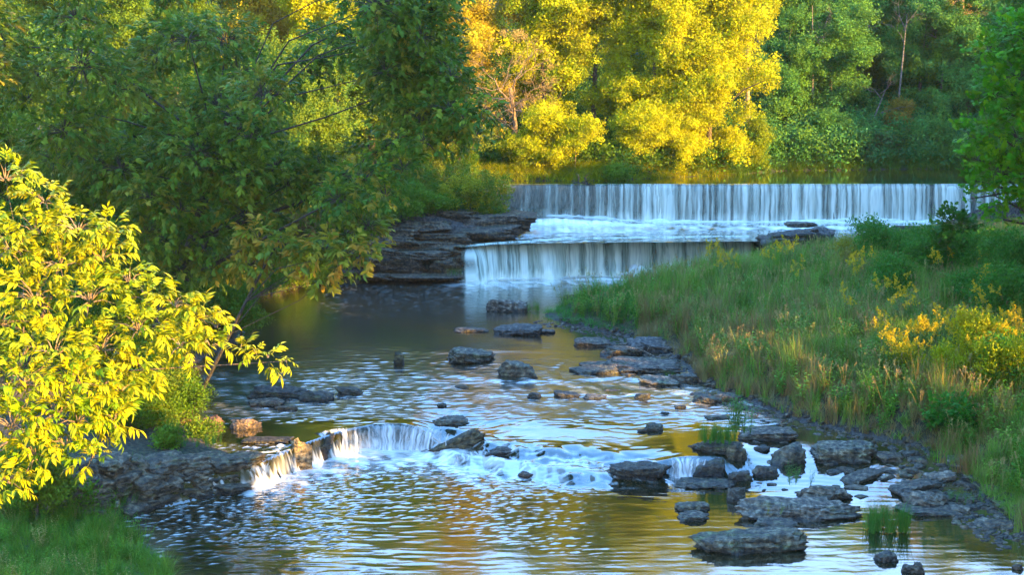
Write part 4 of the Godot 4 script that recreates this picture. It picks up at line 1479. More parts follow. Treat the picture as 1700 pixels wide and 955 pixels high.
	for k in 16000:
		var d := rf(85, 118)
		var x := rf(-0.42, 0.42) * d
		if d < along(shore_line, x) + 0.2:
			continue
		var h := rf(0.1, 0.8 + (d - 85) * 0.14)
		w.append(Transform3D(Basis.from_euler(ball() * 3.0) * Basis.from_scale(Vector3.ONE * rf(1.0, 1.8)), Vector3(x, ground(x, d) + h, -d)))
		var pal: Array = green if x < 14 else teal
		c.append(pal[k % pal.size()] * rf(0.6, 1.1))
	tag(scatter("undergrowth", S.clump_2, M.far_leaf, w, c), "dense dark undergrowth filling the woods beyond the pond", "undergrowth", "", "stuff")


func lobes_at(list: Array) -> Array:
	var out := []
	for q in list:
		out.append([at_depth(q[0], q[1], q[2]), q[3]])
	return out


func make_left_trees():
	rng.seed = 33
	var dark := [Color(0.05, 0.12, 0.015), Color(0.09, 0.18, 0.018), Color(0.17, 0.23, 0.015), Color(0.07, 0.16, 0.022)]
	var olive := [Color(0.06, 0.14, 0.022), Color(0.13, 0.2, 0.022), Color(0.3, 0.24, 0.025), Color(0.08, 0.17, 0.022), Color(0.2, 0.25, 0.02)]
	var foot := at_depth(240, 560, 47)
	foot.y = ground(foot.x, 47)
	# the big dark tree that fills the upper left
	var lobes := []
	for k in 74:
		var px := rf(-80, 690)
		var low := lerpf(330, 220, clampf((px - 200) / 450.0, 0, 1))
		lobes.append([at_depth(px, rf(-60, low), rf(41, 50)), rf(0.6, 1.2)])
	for k in 20:
		lobes.append([at_depth(rf(380, 660), rf(270, 400), rf(42, 47)), rf(0.5, 0.8)])
	lobes += lobes_at([[700, 60, 42, 0.8], [720, 20, 43, 0.7], [735, 110, 42, 0.6], [745, 180, 41, 0.7], [770, 200, 40.5, 0.45], [800, 185, 40, 0.4], [705, 235, 41, 0.55], [670, 280, 40.5, 0.5], [640, 325, 40, 0.5], [600, 300, 40.5, 0.7], [560, 330, 40, 0.6], [790, 225, 41, 0.35], [765, 215, 41.5, 0.4], [815, 200, 40.5, 0.3], [740, 240, 41.5, 0.45], [765, 150, 42, 0.4], [735, 150, 42, 0.5], [760, 60, 42.5, 0.45], [745, 20, 43, 0.5], [690, 130, 43, 0.7], [660, 230, 42, 0.6], [700, 200, 42, 0.7], [640, 120, 42.5, 0.8]])
	for k in 30:
		lobes.append([at_depth(rf(150, 470), rf(270, 470), rf(44, 51)), rf(0.6, 1.0)])
	for k in 40:
		var lx := rf(540, 770)
		lobes.append([at_depth(lx, rf(-30, 320 if lx < 660 else 210), rf(41, 47)), rf(0.4, 0.7)])
	lobes += lobes_at([[250, 330, 43, 0.8], [300, 350, 43, 0.8], [280, 400, 43.5, 0.8], [330, 400, 43.5, 0.7], [240, 390, 43.5, 0.8], [360, 440, 44, 0.6], [300, 450, 44, 0.7]])
	var keep := []
	for l in lobes:   # gaps through which the sunlit wood shows
		var v: Vector3 = cam_basis.inverse() * (l[0] - Vector3(0, CAM_Y, 0))
		var sx := 850 + v.x / -v.z * FOCAL
		var sy := 477 - v.y / -v.z * FOCAL
		if not (Vector2((sx - 555) / 90.0, (sy - 190) / 65.0).length() < 1.0 or Vector2((sx - 490) / 130.0, (sy - 20) / 60.0).length() < 1.0 or Vector2((sx - 800) / 60.0, (sy - 60) / 90.0).length() < 1.0):
			keep.append(l)
	tree("large_tree", "large dark green tree filling the upper left, its branches hanging over the river", "tree", "", foot, keep, "oval", olive + dark, {"mat": M.leaf, "bark": M.dark_bark, "trunk": 0.26, "density": 11.0, "near": true, "singles": 300, "droop": 0.4, "s0": 0.55, "s1": 1.0})
	# its lowest bough, yellowing at the tip, hangs before the cliff
	var q := lobes_at([[430, 395, 41, 0.45], [470, 410, 40.5, 0.45], [500, 430, 40, 0.4], [540, 415, 39.5, 0.4], [580, 420, 39, 0.36], [615, 425, 38.8, 0.28], [525, 470, 39.5, 0.25], [560, 445, 39.3, 0.3], [420, 440, 41, 0.45]])
	foot = at_depth(300, 545, 43)
	foot.y = ground(foot.x, 43)
	tree("small_tree", "small leaning tree whose yellowing leaf tips hang before the rock cliff", "tree", "", foot, q, "oval", [Color(0.16, 0.2, 0.02), Color(0.28, 0.24, 0.02), Color(0.4, 0.24, 0.03), Color(0.12, 0.18, 0.025)], {"mat": M.leaf, "bark": M.dark_bark, "trunk": 0.08, "density": 14.0, "near": true, "singles": 200, "droop": 0.5, "s0": 0.8, "s1": 1.15})
	# trees and shrubs deeper along the left bank
	var g := "dark trees along the left bank"
	for k in 6:
		var px: float = [20, 150, 290, 400, 500, 620][k]
		var d: float = [56, 62, 60, 68, 74, 80][k]
		var p := at_depth(px, 400, d)
		p.y = ground(p.x, d)
		var label: String = ["dark tree at the far left edge behind the yellow bush", "dark tree behind the yellow bush's top", "dark tree in the shade behind the large tree's trunk", "shaded tree above the driftwood on the left bank", "shaded tree left of the cliff top", "green tree on the cliff top left of the dam"][k]
		var h: float = [10, 11, 10, 9, 9, 9][k]
		tree("bank_tree", label, "tree", g, p, auto_lobes(p + Vector3(0, h * 0.5, 0), Vector3(3.2, h * 0.45, 2.4), 16, 1.0, 1.7), "clump", dark, {"density": 2.6, "s0": 0.7, "s1": 1.1, "bark": M.dark_bark})
	var trunk_at := at_depth(766, 330, 81)
	trunk_at.y = 5.0
	tree("leaning_tree", "yellow-leaved tree with a dark trunk at the dam's left end", "tree", "", trunk_at, lobes_at([[735, 240, 81, 0.9], [770, 225, 82, 0.9], [800, 235, 82, 0.7], [725, 285, 80.5, 0.5]]), "clump", [Color(0.25, 0.24, 0.015), Color(0.14, 0.18, 0.02), Color(0.33, 0.26, 0.015)], {"trunk": 0.3, "bark": M.dark_bark, "density": 3.0, "s0": 0.7, "s1": 1.0})
	# the sunlit bush
	rng.seed = 52
	foot = at_depth(-190, 800, 28)
	foot.y = ground(foot.x, 28)
	lobes = lobes_at([[10, 300, 27, 0.5], [75, 335, 26.5, 0.42], [60, 390, 26, 0.5], [130, 385, 26, 0.5], [185, 385, 26, 0.35], [20, 420, 25.5, 0.55], [100, 440, 25.5, 0.55], [170, 430, 25.8, 0.42], [215, 470, 25.5, 0.42], [150, 500, 25, 0.55], [60, 500, 25, 0.6], [0, 540, 24.5, 0.6], [245, 500, 25.3, 0.4], [290, 510, 25.3, 0.38], [230, 550, 24.8, 0.5], [330, 530, 25.3, 0.32], [360, 545, 25.3, 0.24], [300, 575, 24.8, 0.36], [170, 580, 24.5, 0.5], [90, 590, 24, 0.55], [130, 640, 23.8, 0.5], [40, 640, 23.5, 0.6], [170, 670, 23.8, 0.36], [95, 690, 23.4, 0.45], [20, 710, 23, 0.55], [400, 580, 25.3, 0.16], [445, 595, 25.3, 0.17], [475, 600, 25.3, 0.09], [425, 585, 25.3, 0.1], [235, 610, 24.6, 0.35], [200, 650, 24.2, 0.35], [150, 765, 23.4, 0.25], [110, 740, 23.2, 0.35], [60, 760, 23, 0.4], [190, 700, 23.6, 0.3], [10, 800, 22.8, 0.4], [130, 700, 23.4, 0.4], [350, 575, 25, 0.22], [-40, 400, 26, 0.7], [-50, 600, 24, 0.7], [270, 545, 26, 0.4], [190, 620, 25, 0.4]])
	for l in lobes:
		l[1] *= 0.93
	tree("yellow_bush", "bright yellow-green sunlit bush of drooping leaves at the left edge", "bush", "", foot, lobes, "compound", [Color(0.13, 0.22, 0.006), Color(0.22, 0.26, 0.006), Color(0.3, 0.29, 0.006), Color(0.36, 0.31, 0.006)], {"mat": M.bush_leaf, "bark": M.rust_bark, "trunk": 0.1, "density": 21.0, "near": true, "singles": 300, "droop": 0.35, "s0": 0.45, "s1": 1.15})


func make_right_tree():
	rng.seed = 64
	var foot := at_depth(1860, 560, 44)
	foot.y = ground(foot.x, 44)
	var lobes := lobes_at([[1700, 60, 43, 0.9], [1690, 130, 43, 0.9], [1650, 160, 43, 0.6], [1720, 180, 42, 0.9], [1640, 215, 42.5, 0.55], [1610, 225, 42.5, 0.3], [1690, 230, 42, 0.8], [1620, 265, 42, 0.3], [1660, 290, 42, 0.6], [1620, 300, 42, 0.3], [1715, 300, 41.5, 0.8], [1650, 325, 41.5, 0.35], [1690, 345, 41.5, 0.35], [1665, 365, 41.3, 0.22], [1640, 85, 43.5, 0.4], [1750, 60, 43, 1.0], [1770, 200, 42, 1.0], [1780, 300, 42, 0.7], [1612, 330, 41.5, 0.15]])
	tree("maple_tree", "dark green broad-leaved tree reaching in from the right edge over the dam", "tree", "", foot, lobes, "lobed", [Color(0.055, 0.22, 0.01), Color(0.08, 0.26, 0.01), Color(0.14, 0.29, 0.01)], {"mat": M.leaf, "bark": M.dark_bark, "trunk": 0.3, "density": 9.0, "near": true, "singles": 300, "s0": 0.9, "s1": 1.3})
	foot = at_depth(1580, 430, 56)
	foot.y = ground(foot.x, 56)
	shrub("sapling", "big-leaved green sapling standing before the dam's right part", "sapling", "", foot, 0.8, 2.6, "lobed", [Color(0.03, 0.12, 0.012), Color(0.05, 0.15, 0.012)], {"mat": M.leaf, "density": 5.0, "lobes": 9, "near": true, "s0": 1.3, "s1": 1.8})


# trees of the right bank outside the picture, which keep the low sun off the river
func make_shade_trees():
	rng.seed = 90
	var pal := [Color(0.05, 0.12, 0.02), Color(0.08, 0.15, 0.02)]
	var g := "tall trees along the right bank"
	# what is in shade (x, height, distance), how far towards the sun the tree stands, its crown's size
	var shaded := [
		["tall dense tree on the right bank level with the large left tree", Vector3(-9, 9.5, -43), 44.0, Vector3(6.5, 7.5, 6.5), 0.8],
		["tall tree upstream of it on the right bank", Vector3(-2, 7.5, -52), 38.0, Vector3(6, 7, 6)],
		["tree shading the middle of the river from the right bank", Vector3(2, 4.0, -48), 29.8, Vector3(4.0, 1.9, 4.0)],
		["tree shading the right meadow", Vector3(8, 1.5, -56), 24.0, Vector3(4.5, 5, 4.5)],
		["tree shading the stony shelf", Vector3(8, 0.3, -39), 19.0, Vector3(3.2, 3.8, 3.2)],
		["tree shading the middle falls of the near ledge", Vector3(-2.8, 0.2, -44.5), 33.0, Vector3(3.0, 3.8, 3.0)],
		["tree shading the lower falls from the right", Vector3(5, 1.8, -70), 34.0, Vector3(5.6, 4.9, 5.6)],
		["tree shading the dam's middle from the right", Vector3(9, 3.5, -80), 32.0, Vector3(5.5, 4.5, 5.5)],
		["slim tree shading the near ledge wall from the right", Vector3(-9.3, 0.5, -37), 36.0, Vector3(1.9, 2.6, 1.9)],
		["tree shading the dam's right part", Vector3(22, 4.0, -80), 22.0, Vector3(5, 4.5, 5)],
		["tree shading the near shallows from the right", Vector3(5, -1.0, -33), 22.0, Vector3(4.5, 4.2, 4.5)],
		["low tree at the near end of the right bank", Vector3(-9, -1.2, -32.5), 37.0, Vector3(4.0, 4.2, 4.0)],
		["tree shading the rock cliff from the right", Vector3(-6, 4, -73), 36.0, Vector3(5, 5, 5)],
		["tree shading the dam's left end from the right", Vector3(3.5, 2.6, -78), 33.0, Vector3(4.0, 3.2, 4.0)],
		["low tree shading the near river's left part", Vector3(-4, -0.8, -31.5), 30.0, Vector3(4.2, 4.0, 4.2)],
		["tree shading the pond's far right shore", Vector3(24, 4.5, -104), 34.0, Vector3(7, 6, 7)],
		["tree shading the woods right of the golden trees", Vector3(31, 5.5, -106), 34.0, Vector3(7, 6.5, 7)],
		["tree shading the far right woods", Vector3(38, 8, -105), 30.0, Vector3(7, 7, 7)],
		["tree shading the left bank's dark trees", Vector3(-10, 7, -60), 42.0, Vector3(6, 7, 6)],
		["tree shading the maple on the right edge", Vector3(15, 10.4, -43), 16.0, Vector3(2.2, 3.2, 2.2)],
	]
	for s in shaded:
		var c: Vector3 = s[1] + to_sun * s[2]
		var foot := Vector3(c.x, 0, c.z)
		foot.y = ground(foot.x, -foot.z)
		var r: Vector3 = s[3]
		tree("bankside_tree", s[0], "tree", g, foot, auto_lobes(c, r * 0.8, 30, r.x * 0.32, r.x * 0.48), "clump", pal, {"density": 1.5 if s.size() < 5 else s[4], "s0": 1.8, "s1": 2.6, "trunk": 0.35})


# ---------------------------------------------------------------- grass and small plants
func make_right_bank():
	rng.seed = 101
	var sets := {"green": [[], []], "red": [[], []], "blue": [[], []]}
	var tries := 0
	while tries < 26000:
		tries += 1
		var d := lerpf(30.0, 73.0, pow(rng.randf(), 1.3))
		var x := lerpf(0.5, minf(0.40 * d + 1.5, 28.0), rng.randf())
		var r := x - along(right_line, d)
		if r < 0.05 and not (r > -0.7 and rng.randf() < 0.35 and ground(x, d) > water(x, d) - 0.03):
			continue
		if d > 72.0 and x > 12.0:
			continue
		var p := Vector3(x, ground(x, d) - 0.03, -d)
		var patch := wide.get_noise_2d(x * 1.6, d * 1.6)
		var kind := "green"
		var lump := 0.75 + 1.3 * wide.get_noise_2d(x * 5.0, d * 5.0)
		var h := rf(0.55, 1.05) * clampf(lump, 0.45, 1.6)
		var col := Color(0.1, 0.25, 0.018).lerp(Color(0.22, 0.29, 0.05), rng.randf())
		var red := smoothstep(4.5, 1.0, r) * smoothstep(36.0, 44.0, d) * smoothstep(62, 56, d) + smoothstep(-0.15, 0.25, patch) * 0.45
		if d > 55.5 and d < 64.0 and x < 5.2:
			kind = "blue"
			h = rf(0.25, 0.5)
			col = Color(0.035, 0.19, 0.03).lerp(Color(0.08, 0.24, 0.025), rng.randf())
		elif rng.randf() < red * 0.65:
			kind = "red"
			col = Color(0.27, 0.15, 0.06).lerp(Color(0.2, 0.18, 0.06), rng.randf())
			h = rf(0.55, 1.0) * clampf(lump, 0.5, 1.6)
		elif rng.randf() < 0.15:
			col = Color(0.2, 0.19, 0.07)
		var s := h * (1.3 if r > 1.0 else 0.85) * (0.7 if d > 64.0 and r < 5.0 else 1.0)
		sets[kind][0].append(Transform3D(Basis.from_euler(Vector3(rf(-0.15, 0.15), rf(0, TAU), rf(-0.15, 0.15))) * Basis.from_scale(Vector3(rf(0.8, 1.2), s, rf(0.8, 1.2))), p))
		sets[kind][1].append(Color(col.r, col.g, col.b) * rf(0.75, 1.25))
	tag(scatter("meadow_grass", S.tuft_0, M.grass, sets.green[0], sets.green[1]), "tall green meadow grass covering the right bank", "grass", "", "stuff")
	tag(scatter("reddish_grass", S.tuft_1, M.grass, sets.red[0], sets.red[1]), "reddish brown seeding grass along the right bank's edge", "grass", "", "stuff")
	tag(scatter("promontory_grass", S.tuft_2, M.grass, sets.blue[0], sets.blue[1]), "low deep green grass on the promontory below the falls", "grass", "", "stuff")
	var stones := []
	var stone_tint := []
	while stones.size() < 1500:
		var d := lerpf(32.5, 60.0, pow(rng.randf(), 1.2))
		var x := along(right_line, d) + rf(-1.3, 0.45)
		var y := maxf(ground(x, d), water(x, d) - 0.04)
		var s := rf(0.1, 0.34)
		stones.append(Transform3D(Basis.from_euler(Vector3(rf(-0.3, 0.3), rf(0, TAU), rf(-0.3, 0.3))) * Basis.from_scale(Vector3(s, s * rf(0.5, 1.0), s * rf(0.6, 1.0))), Vector3(x, y, -d)))
		stone_tint.append(Color(0.75, 0.68, 0.6) * rf(0.4, 1.25))
	tag(scatter("gravel", rock_mesh(Vector3(1, 0.6, 0.8), 888, 0.4, 2.0, 4, -9.0, Color(0.26, 0.25, 0.24), 0.3), M.rock, stones, stone_tint), "loose brown gravel along the foot of the right bank", "gravel", "", "stuff")
	# leafy weeds and seed heads among the grass
	var w := []
	var c := []
	var hw := []
	var hc := []
	while w.size() < 3000:
		var d := lerpf(32.0, 70.0, rng.randf())
		var x := lerpf(1.0, minf(0.40 * d + 1.5, 27.0), rng.randf())
		var r := x - along(right_line, d)
		if r < 0.4:
			continue
		var p := Vector3(x, ground(x, d) - 0.03, -d)
		var s := rf(0.6, 1.25)
		var turn := Basis.from_euler(Vector3(rf(-0.25, 0.25), rf(0, TAU), rf(-0.25, 0.25)))
		if w.size() % 3 == 0:
			hw.append(Transform3D(turn * Basis.from_scale(Vector3.ONE * rf(0.7, 1.2)), p + Vector3(rf(-0.5, 0.5), 0, rf(-0.5, 0.5))))
			hc.append(Color(0.34, 0.22, 0.09).lerp(Color(0.3, 0.28, 0.08), rng.randf()) * rf(0.7, 1.2))
		w.append(Transform3D(turn * Basis.from_scale(Vector3(1.3, 1, 1.3) * s), p))
		c.append(Color(0.06, 0.2, 0.015).lerp(Color(0.16, 0.28, 0.02), rng.randf()) * rf(0.7, 1.2))
	tag(scatter("weeds", S.weed_0, M.grass, w, c), "leafy green weeds scattered through the right meadow", "weeds", "", "stuff")
	tag(scatter("seed_heads", S.seed, M.grass, hw, hc), "tan seed heads standing above the meadow grass", "grass", "", "stuff")
	# shrubs behind the meadow
	var g := "green shrubs at the back of the right meadow"
	var leafy_pal := [Color(0.035, 0.15, 0.018), Color(0.055, 0.19, 0.018), Color(0.08, 0.2, 0.02)]
	var spots := [["green shrub next to the yellow-leaved sprig by the outcrop", 1455, 435, 60, 1.3, 1.7], ["rounded green shrub in front of the dam's buttress", 1510, 430, 59, 1.4, 1.9], ["green shrub below the big-leaved sapling", 1565, 435, 57, 1.3, 1.5], ["green shrub under the maple's lowest leaves", 1630, 430, 55, 1.4, 1.8], ["green shrub at the right edge under the maple", 1690, 440, 53, 1.4, 1.8], ["dark shrub in the middle of the right meadow's back", 1480, 475, 54, 1.1, 1.2], ["bluish green shrub behind the goldenrods at the right edge", 1670, 500, 48, 1.4, 1.5], ["leafy shrub between goldenrods and sapling", 1600, 490, 50, 1.2, 1.2], ["tall leafy weed clump at the right edge behind the lit goldenrods", 1690, 560, 42, 1.0, 1.3]]
	for q in spots:
		var p := at_depth(q[1], q[2], q[3])
		p.y = ground(p.x, q[3])
		shrub("shrub", q[0], "shrub", g, p, q[4], q[5], "fine", leafy_pal, {"mat": M.leaf, "density": 9.0, "s0": 0.8, "s1": 1.5, "lobes": 9})
	for q in [["sunlit yellow-green shrub at the right edge, behind the goldenrods", 1660, 640, 1.4, 1.6], ["sunlit low yellow shrub in the middle of the golden patch", 1575, 635, 0.9, 1.0], ["sunlit feathery yellow weed by the dry stalks", 1505, 632, 0.7, 0.8], ["sunlit yellow shrub highest in the golden patch", 1620, 612, 1.2, 1.5]]:
		var lit_at := on_ground(q[1], q[2])
		shrub("shrub", q[0], "shrub", "sunlit shrubs of the golden patch", lit_at, q[3], q[4], "fine", [Color(0.4, 0.38, 0.01), Color(0.28, 0.34, 0.01), Color(0.46, 0.36, 0.01)], {"mat": M.leaf, "density": 10.0, "s0": 0.6, "s1": 1.1, "lobes": 9})
	var p := on_ground(1402, 450)
	shrub("sprig", "sprig of yellow leaves beside the dark outcrop", "plant", "", p, 0.5, 1.4, "fine", [Color(0.35, 0.28, 0.02), Color(0.2, 0.22, 0.02)], {"mat": M.leaf, "density": 7.0})
	p = on_ground(1585, 735)
	shrub("bush", "deep green broad-leaved bush hanging over the stony shelf", "bush", "", p, 0.75, 1.5, "lobed", [Color(0.03, 0.15, 0.012), Color(0.045, 0.19, 0.015), Color(0.03, 0.11, 0.012)], {"mat": M.leaf, "density": 10.0, "lobes": 8, "s0": 0.7, "s1": 1.0})
	# goldenrods
	g = "goldenrods in bloom on the right bank"
	var lit := []
	for k in 40:
		lit.append([rf(1460, 1700), rf(590, 655)])
	for k in 16:
		lit.append([rf(1400, 1660), rf(470, 560)])
	for k in 8:
		lit.append([rf(1180, 1330), rf(455, 500)])
	var first: Node3D
	for k in lit.size():
		var q = on_ground(lit[k][0], lit[k][1])
		var label := "goldenrod with yellow plumes in the sunlit patch at the right edge"
		var grp := "goldenrods in the sunlit patch"
		if k >= 56:
			label = "goldenrod blooming in the grass before the dark outcrop"
			grp = "goldenrods before the outcrop"
		elif k >= 40:
			label = "goldenrod blooming in the shaded meadow before the shrubs"
			grp = "goldenrods in the shaded meadow"
		var t := thing("goldenrod", label, "flower", grp, q)
		var stems: MeshInstance3D = put("stems", S["green_weed_%d" % (k % 2)], M.grass, t)
		stems.scale = Vector3.ONE * rf(1.3, 1.6)
		for n in 5:
			var f := put("plume", S.plume, M.grass, t)
			var a := n * 1.3 + k
			f.position = Vector3(cos(a) * 0.25, rf(0.95, 1.5), sin(a) * 0.25)
			f.rotation = Vector3(rf(-0.7, 0.7), a, rf(-0.7, 0.7))
			f.scale = Vector3.ONE * rf(0.9, 1.5)
			f.set_meta("kind", "stuff")
	# tall dry stalks that catch the light
	for k in 9:
		var px: float = 1452 + k * 22 + rf(-6, 6)
		var q := on_ground(px, 640)
		var s := Geo.new()
		var lean := -0.25 if k == 0 else rf(-0.12, 0.12)
		s.tube([Vector3.ZERO, Vector3(lean * 0.6, 0.9, 0), Vector3(lean * 1.6, 1.75, 0)], [0.014, 0.013, 0.016], 4)
		for n in 26:
			var t := rf(0.55, 1.0)
			s.rhomb(Vector3(lean * 1.6 * t, 1.75 * t, 0), (ball() + Vector3.UP).normalized(), ball(), 0.12, 0.035)
		tag(put("dry_stalk", painted(s.mesh(false), Color(0.42, 0.27, 0.1)), M.grass), "tall straw-coloured dry stalk at the edge of the sunlit patch" if k else "leftmost sunlit dry stalk, bent over to the left", "grass stalk", "dry stalks in the sunlit patch")


func make_left_bank():
	rng.seed = 121
	var w := []
	var c := []
	while w.size() < 3400:
		var d := rf(24.0, 36.2)
		var x := lerpf(-0.40 * d, along(left_line, d) - 0.02, rng.randf())
		if x > along(left_line, d) - 0.02:
			continue
		var s := rf(0.25, 0.55) * 0.75 * clampf(1.0 + 1.8 * wide.get_noise_2d(x * 9.0, d * 9.0), 0.3, 2.0)
		w.append(Transform3D(Basis.from_euler(Vector3(rf(-0.3, 0.3), rf(0, TAU), rf(-0.3, 0.3))) * Basis.from_scale(Vector3(0.8, s, 0.8)), Vector3(x, ground(x, d) - 0.03, -d)))
		c.append(Color(0.06, 0.17, 0.014).lerp(Color(0.14, 0.23, 0.02), rng.randf()) * rf(0.7, 1.2))
	tag(scatter("bank_grass", S.tuft_3, M.grass, w, c), "fresh green grass on the near left bank below the ledge", "grass", "", "stuff")
	w = []
	c = []
	while w.size() < 420:
		var d := rf(25.0, 35.4)
		var x := lerpf(-0.40 * d, along(left_line, d) + 0.05, rng.randf())
		w.append(Transform3D(Basis.from_euler(Vector3(rf(-0.3, 0.3), rf(0, TAU), rf(-0.3, 0.3))) * Basis.from_scale(Vector3.ONE * rf(0.3, 0.75)), Vector3(x, ground(x, d) - 0.03, -d)))
		c.append((Color(0.09, 0.22, 0.012) if rng.randf() < 0.75 else Color(0.3, 0.24, 0.06)) * rf(0.6, 1.2))
	tag(scatter("weeds", S.weed_1, M.grass, w, c), "ragged leafy weeds in the grass of the near left bank", "weeds", "", "stuff")
	var dark := [Color(0.06, 0.15, 0.012), Color(0.1, 0.18, 0.012), Color(0.15, 0.18, 0.015)]
	var spots := [["olive shrub on the ledge behind the yellow bush's drooping tip", 250, 715, 41.0, 1.2, 1.3], ["green trailing shrub with yellow leaf edges right of the olive shrub", 300, 690, 42.5, 0.9, 1.1], ["small shrub with bright leaves above the left pool", 310, 660, 45.0, 0.8, 0.9], ["dark leafy shrub under the yellow bush, left of the ledge", 60, 800, 33.5, 1.1, 1.3], ["low broad-leaved weed at the ledge's left foot", 120, 835, 34.5, 0.6, 0.6], ["green shrub at the water below the large tree", 400, 515, 55.0, 1.2, 1.6], ["green shrub with reddish stems above the driftwood", 450, 440, 62.0, 1.5, 2.2], ["dark shrub at the water's edge left of the cliff", 535, 450, 69.5, 1.3, 1.9], ["dark overhanging shrub just behind the bleached driftwood", 440, 462, 67.0, 1.4, 1.8], ["dark shrub between the driftwood and the cliff", 490, 455, 68.5, 1.3, 2.0], ["reddish brown shrub on the bank under the hanging leaves", 480, 400, 66.0, 1.3, 2.0], ["shrub at the bank's edge left of the driftwood", 370, 480, 58.0, 1.4, 2.4], ["dark green shrub on the cliff top, left part", 640, 350, 75.0, 1.3, 1.6], ["dark green shrub on the cliff top beneath the yellow spray", 745, 356, 76.0, 0.7, 0.5], ["dark green shrub on the cliff between two slabs", 600, 370, 73.5, 1.2, 1.4], ["spreading green shrub covering the middle of the cliff top", 685, 340, 73.4, 1.3, 1.3], ["smaller green shrub on the cliff top above the upper slabs", 725, 352, 73.8, 0.8, 0.8], ["green shrub spilling over the cliff's left shoulder", 640, 355, 72.8, 1.2, 1.4], ["green shrub on the cliff top, just left of the yellow spray", 700, 335, 77.5, 1.2, 1.2], ["green shrub high on the bank above the cliff", 650, 320, 78.0, 1.8, 2.2], ["low green shrub at the cliff's upper ledge by the shelf water", 800, 356, 77.0, 0.7, 0.5], ["low leafy shrub covering the ledge top under the yellow bush", 190, 735, 39.5, 1.3, 0.9], ["trailing green plant hanging over the ledge wall's middle", 285, 755, 38.5, 0.6, 0.4], ["low leafy shrub at the back of the ledge, by the water", 330, 735, 40.5, 0.8, 0.45]]
	for q in spots:
		var p := at_depth(q[1], q[2], q[3])
		p.y = maxf(ground(p.x, q[3]), p.y - q[5] * 0.5)
		var pal: Array = dark
		if q[0].begins_with("reddish"):
			pal = [Color(0.2, 0.1, 0.05), Color(0.12, 0.1, 0.03), Color(0.26, 0.14, 0.03)]
		shrub("shrub", q[0], "shrub", "shrubs along the left bank", p, q[4], q[5], "fine", pal, {"mat": M.leaf, "density": 8.0, "s0": 0.7, "s1": 1.3, "lobes": 8})
	for q in [["feathery yellow plant lit by the sun at the dam's left end", 782, 348, 74.8, 0.9, 1.5], ["smaller yellow plant on the cliff top left of the feathery one", 745, 345, 74.6, 0.6, 1.1], ["yellow-flecked plant on the cliff top under the hanging branch", 660, 345, 74.5, 0.7, 1.0]]:
		var p := at_depth(q[1], q[2], q[3])
		p.y = maxf(ground(p.x, q[3]), p.y)
		shrub("yellow_plant", q[0], "plant", "yellow plants on the cliff top", p, q[4], q[5], "fine", [Color(0.4, 0.33, 0.015), Color(0.3, 0.3, 0.015)], {"mat": M.leaf, "density": 9.0, "s0": 0.9, "s1": 1.4})
	# undergrowth on the shaded bank
	w = []
	c = []
	while w.size() < 9000:
		var d := rf(42, 84)
		var l := along(left_line, d)
		var x := l - pow(rng.randf(), 1.4) * 16.0 - 0.2
		var h := rf(0.1, 1.4 + 1.0 * smoothstep(58, 66, d))
		if d > 69.5 and d < 74.2 and x > -9.5:
			continue
		w.append(Transform3D(Basis.from_euler(ball() * 3.0) * Basis.from_scale(Vector3.ONE * rf(0.8, 1.5)), Vector3(x, ground(x, d) + h, -d)))
		c.append(dark[w.size() % 3] * rf(0.6, 1.1))
	tag(scatter("bank_undergrowth", S.fine_0, M.leaf, w, c), "tangled dark undergrowth along the shaded left bank", "undergrowth", "", "stuff")
	# driftwood
	for q in [["bleached driftwood log lying on the left bank's edge", 455, 478, 82, 0.09, 0.12, 1.5], ["short pale broken log beside the bleached driftwood", 425, 476, 34, 0.13, -0.2, 1.5], ["thin driftwood stick slanting over the dark rock by the bank", 1068, 590, 62, 0.02, -0.35, 1.2]]:
		var p := on_water(q[1], q[2])
		var half: float = q[3] * -p.z / FOCAL * 0.5
		var s := Geo.new()
		s.tube([Vector3(-half, half * -q[5], 0.1), Vector3(0, 0.05, 0), Vector3(half * 0.6, half * q[5] * 0.7 + 0.03, 0.1), Vector3(half, half * q[5], 0)], [q[4], q[4] * 0.9, q[4] * 0.7, q[4] * 0.4], 7)
		s.tube([Vector3(half * 0.2, 0.05, 0), Vector3(half * 0.35, 0.3, 0.05)], [q[4] * 0.5, q[4] * 0.2], 5)
		var o := put("driftwood", s.mesh(true), M.pale_bark)
		o.position = p + Vector3(0, 0.12, 0)
		tag(o, q[0], "driftwood")
	var s := Geo.new()
	for k in 7:
		bare(s, Vector3(rf(-0.3, 0.3), 0, 0), (ball() * Vector3(1.2, 0.5, 0.6) + Vector3(0, 0.3, 0)).normalized(), 0.35, 0.05, 1)
	var o := put("driftwood", s.mesh(true), M.dark_bark)
	o.position = at_depth(965, 304, 79.9)
	tag(o, "dark tangle of driftwood caught on the dam's lip", "driftwood")


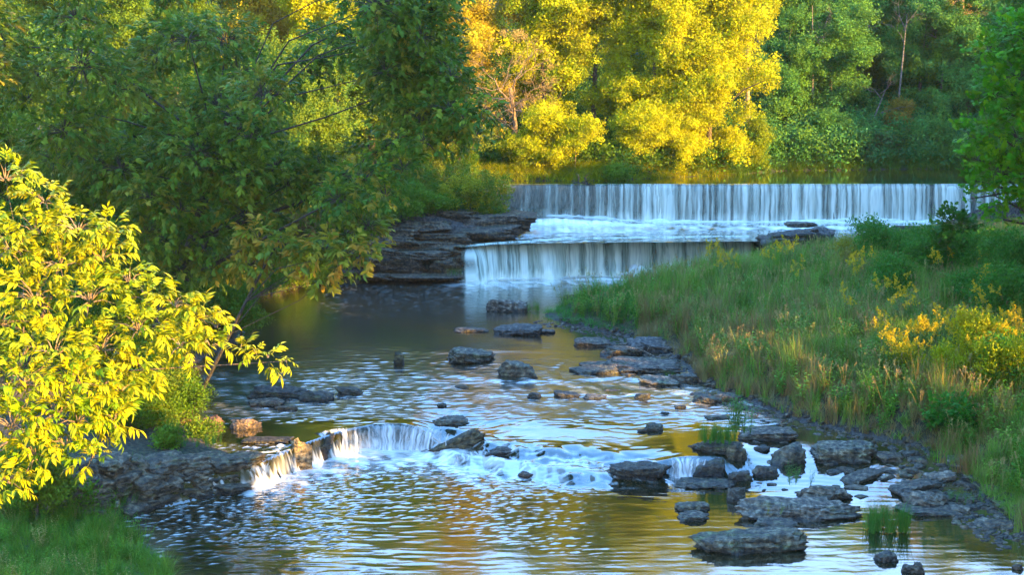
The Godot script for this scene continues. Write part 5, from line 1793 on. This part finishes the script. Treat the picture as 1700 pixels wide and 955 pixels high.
func make_small_plants():
	rng.seed = 140
	var list := [
		["leafy tuft growing on the grassy islet's right side", 1228, 735, 1.25, 9, "weed"], ["low green grass tuft covering the grassy islet", 1195, 750, 0.7, 30, "tuft"], ["yellow-tipped grass at the grassy islet's left end", 1172, 748, 0.65, 9, "tuft"],
		["dark green rushes standing in the shallows at the lower right", 1470, 882, 0.9, 34, "tuft"], ["leafy weeds with tall thin stems on the broken pale rock", 1325, 820, 0.75, 5, "weed"], ["small yellowish weed on the mossy boulder's back edge", 1282, 872, 0.4, 2, "weed"],
		["green tuft beside the wedge-shaped rock below the falls", 887, 517, 0.6, 8, "tuft"], ["yellow-green tuft at the promontory's tip", 952, 515, 0.9, 7, "weed"], ["fresh green grass on top of the ledge, left of the small falls", 335, 757, 0.45, 18, "tuft"], ["bright low weeds beside the smooth rounded boulder", 1600, 832, 0.35, 16, "weed"],
		["green tuft among the cobbles below the reddish grass", 1190, 632, 0.7, 10, "tuft"], ["reddish dry stalks at the edge of the stony shelf", 1608, 795, 1.1, 6, "tuft"], ["green weeds at the foot of the cliff beside the lower falls", 755, 458, 0.4, 8, "weed"], ["mossy green tuft on the bank stones by the mossy stone", 1110, 630, 0.4, 6, "tuft"],
	]
	for q in list:
		var p := on_water(q[1], q[2])
		p.y = maxf(p.y, ground(p.x, -p.z)) + (0.3 if q[0].contains("islet") else 0.25 if q[1] < 1400 and q[1] > 1250 else 0.02)
		if q[0].begins_with("fresh"):
			p.y = ground(p.x - 0.2, -p.z) + 0.05
		var t := thing("grass_tuft" if q[5] == "tuft" else "weed", q[0], "plant", "", p)
		var where := []
		var tint := []
		for k in q[4]:
			var r := 0.3 if q[4] < 10 else 0.5
			where.append(Transform3D(Basis.from_euler(Vector3(rf(-0.2, 0.2), rf(0, TAU), rf(-0.2, 0.2))) * Basis.from_scale(Vector3(0.8, rf(0.8, 1.15), 0.8) * q[3]), Vector3(rf(-1, 1) * r, 0, rf(-1, 1) * r * 0.6)))
			var col := Color(0.04, 0.15, 0.02).lerp(Color(0.08, 0.19, 0.02), rng.randf())
			if q[0].begins_with("yellow") or q[0].begins_with("small yellow"):
				col = Color(0.2, 0.23, 0.02)
			elif q[0].begins_with("reddish"):
				col = Color(0.25, 0.14, 0.05)
			tint.append(col)
		scatter("blades" if q[5] == "tuft" else "stems", S["%s_%d" % [q[5], 0]], M.grass, where, tint, t)
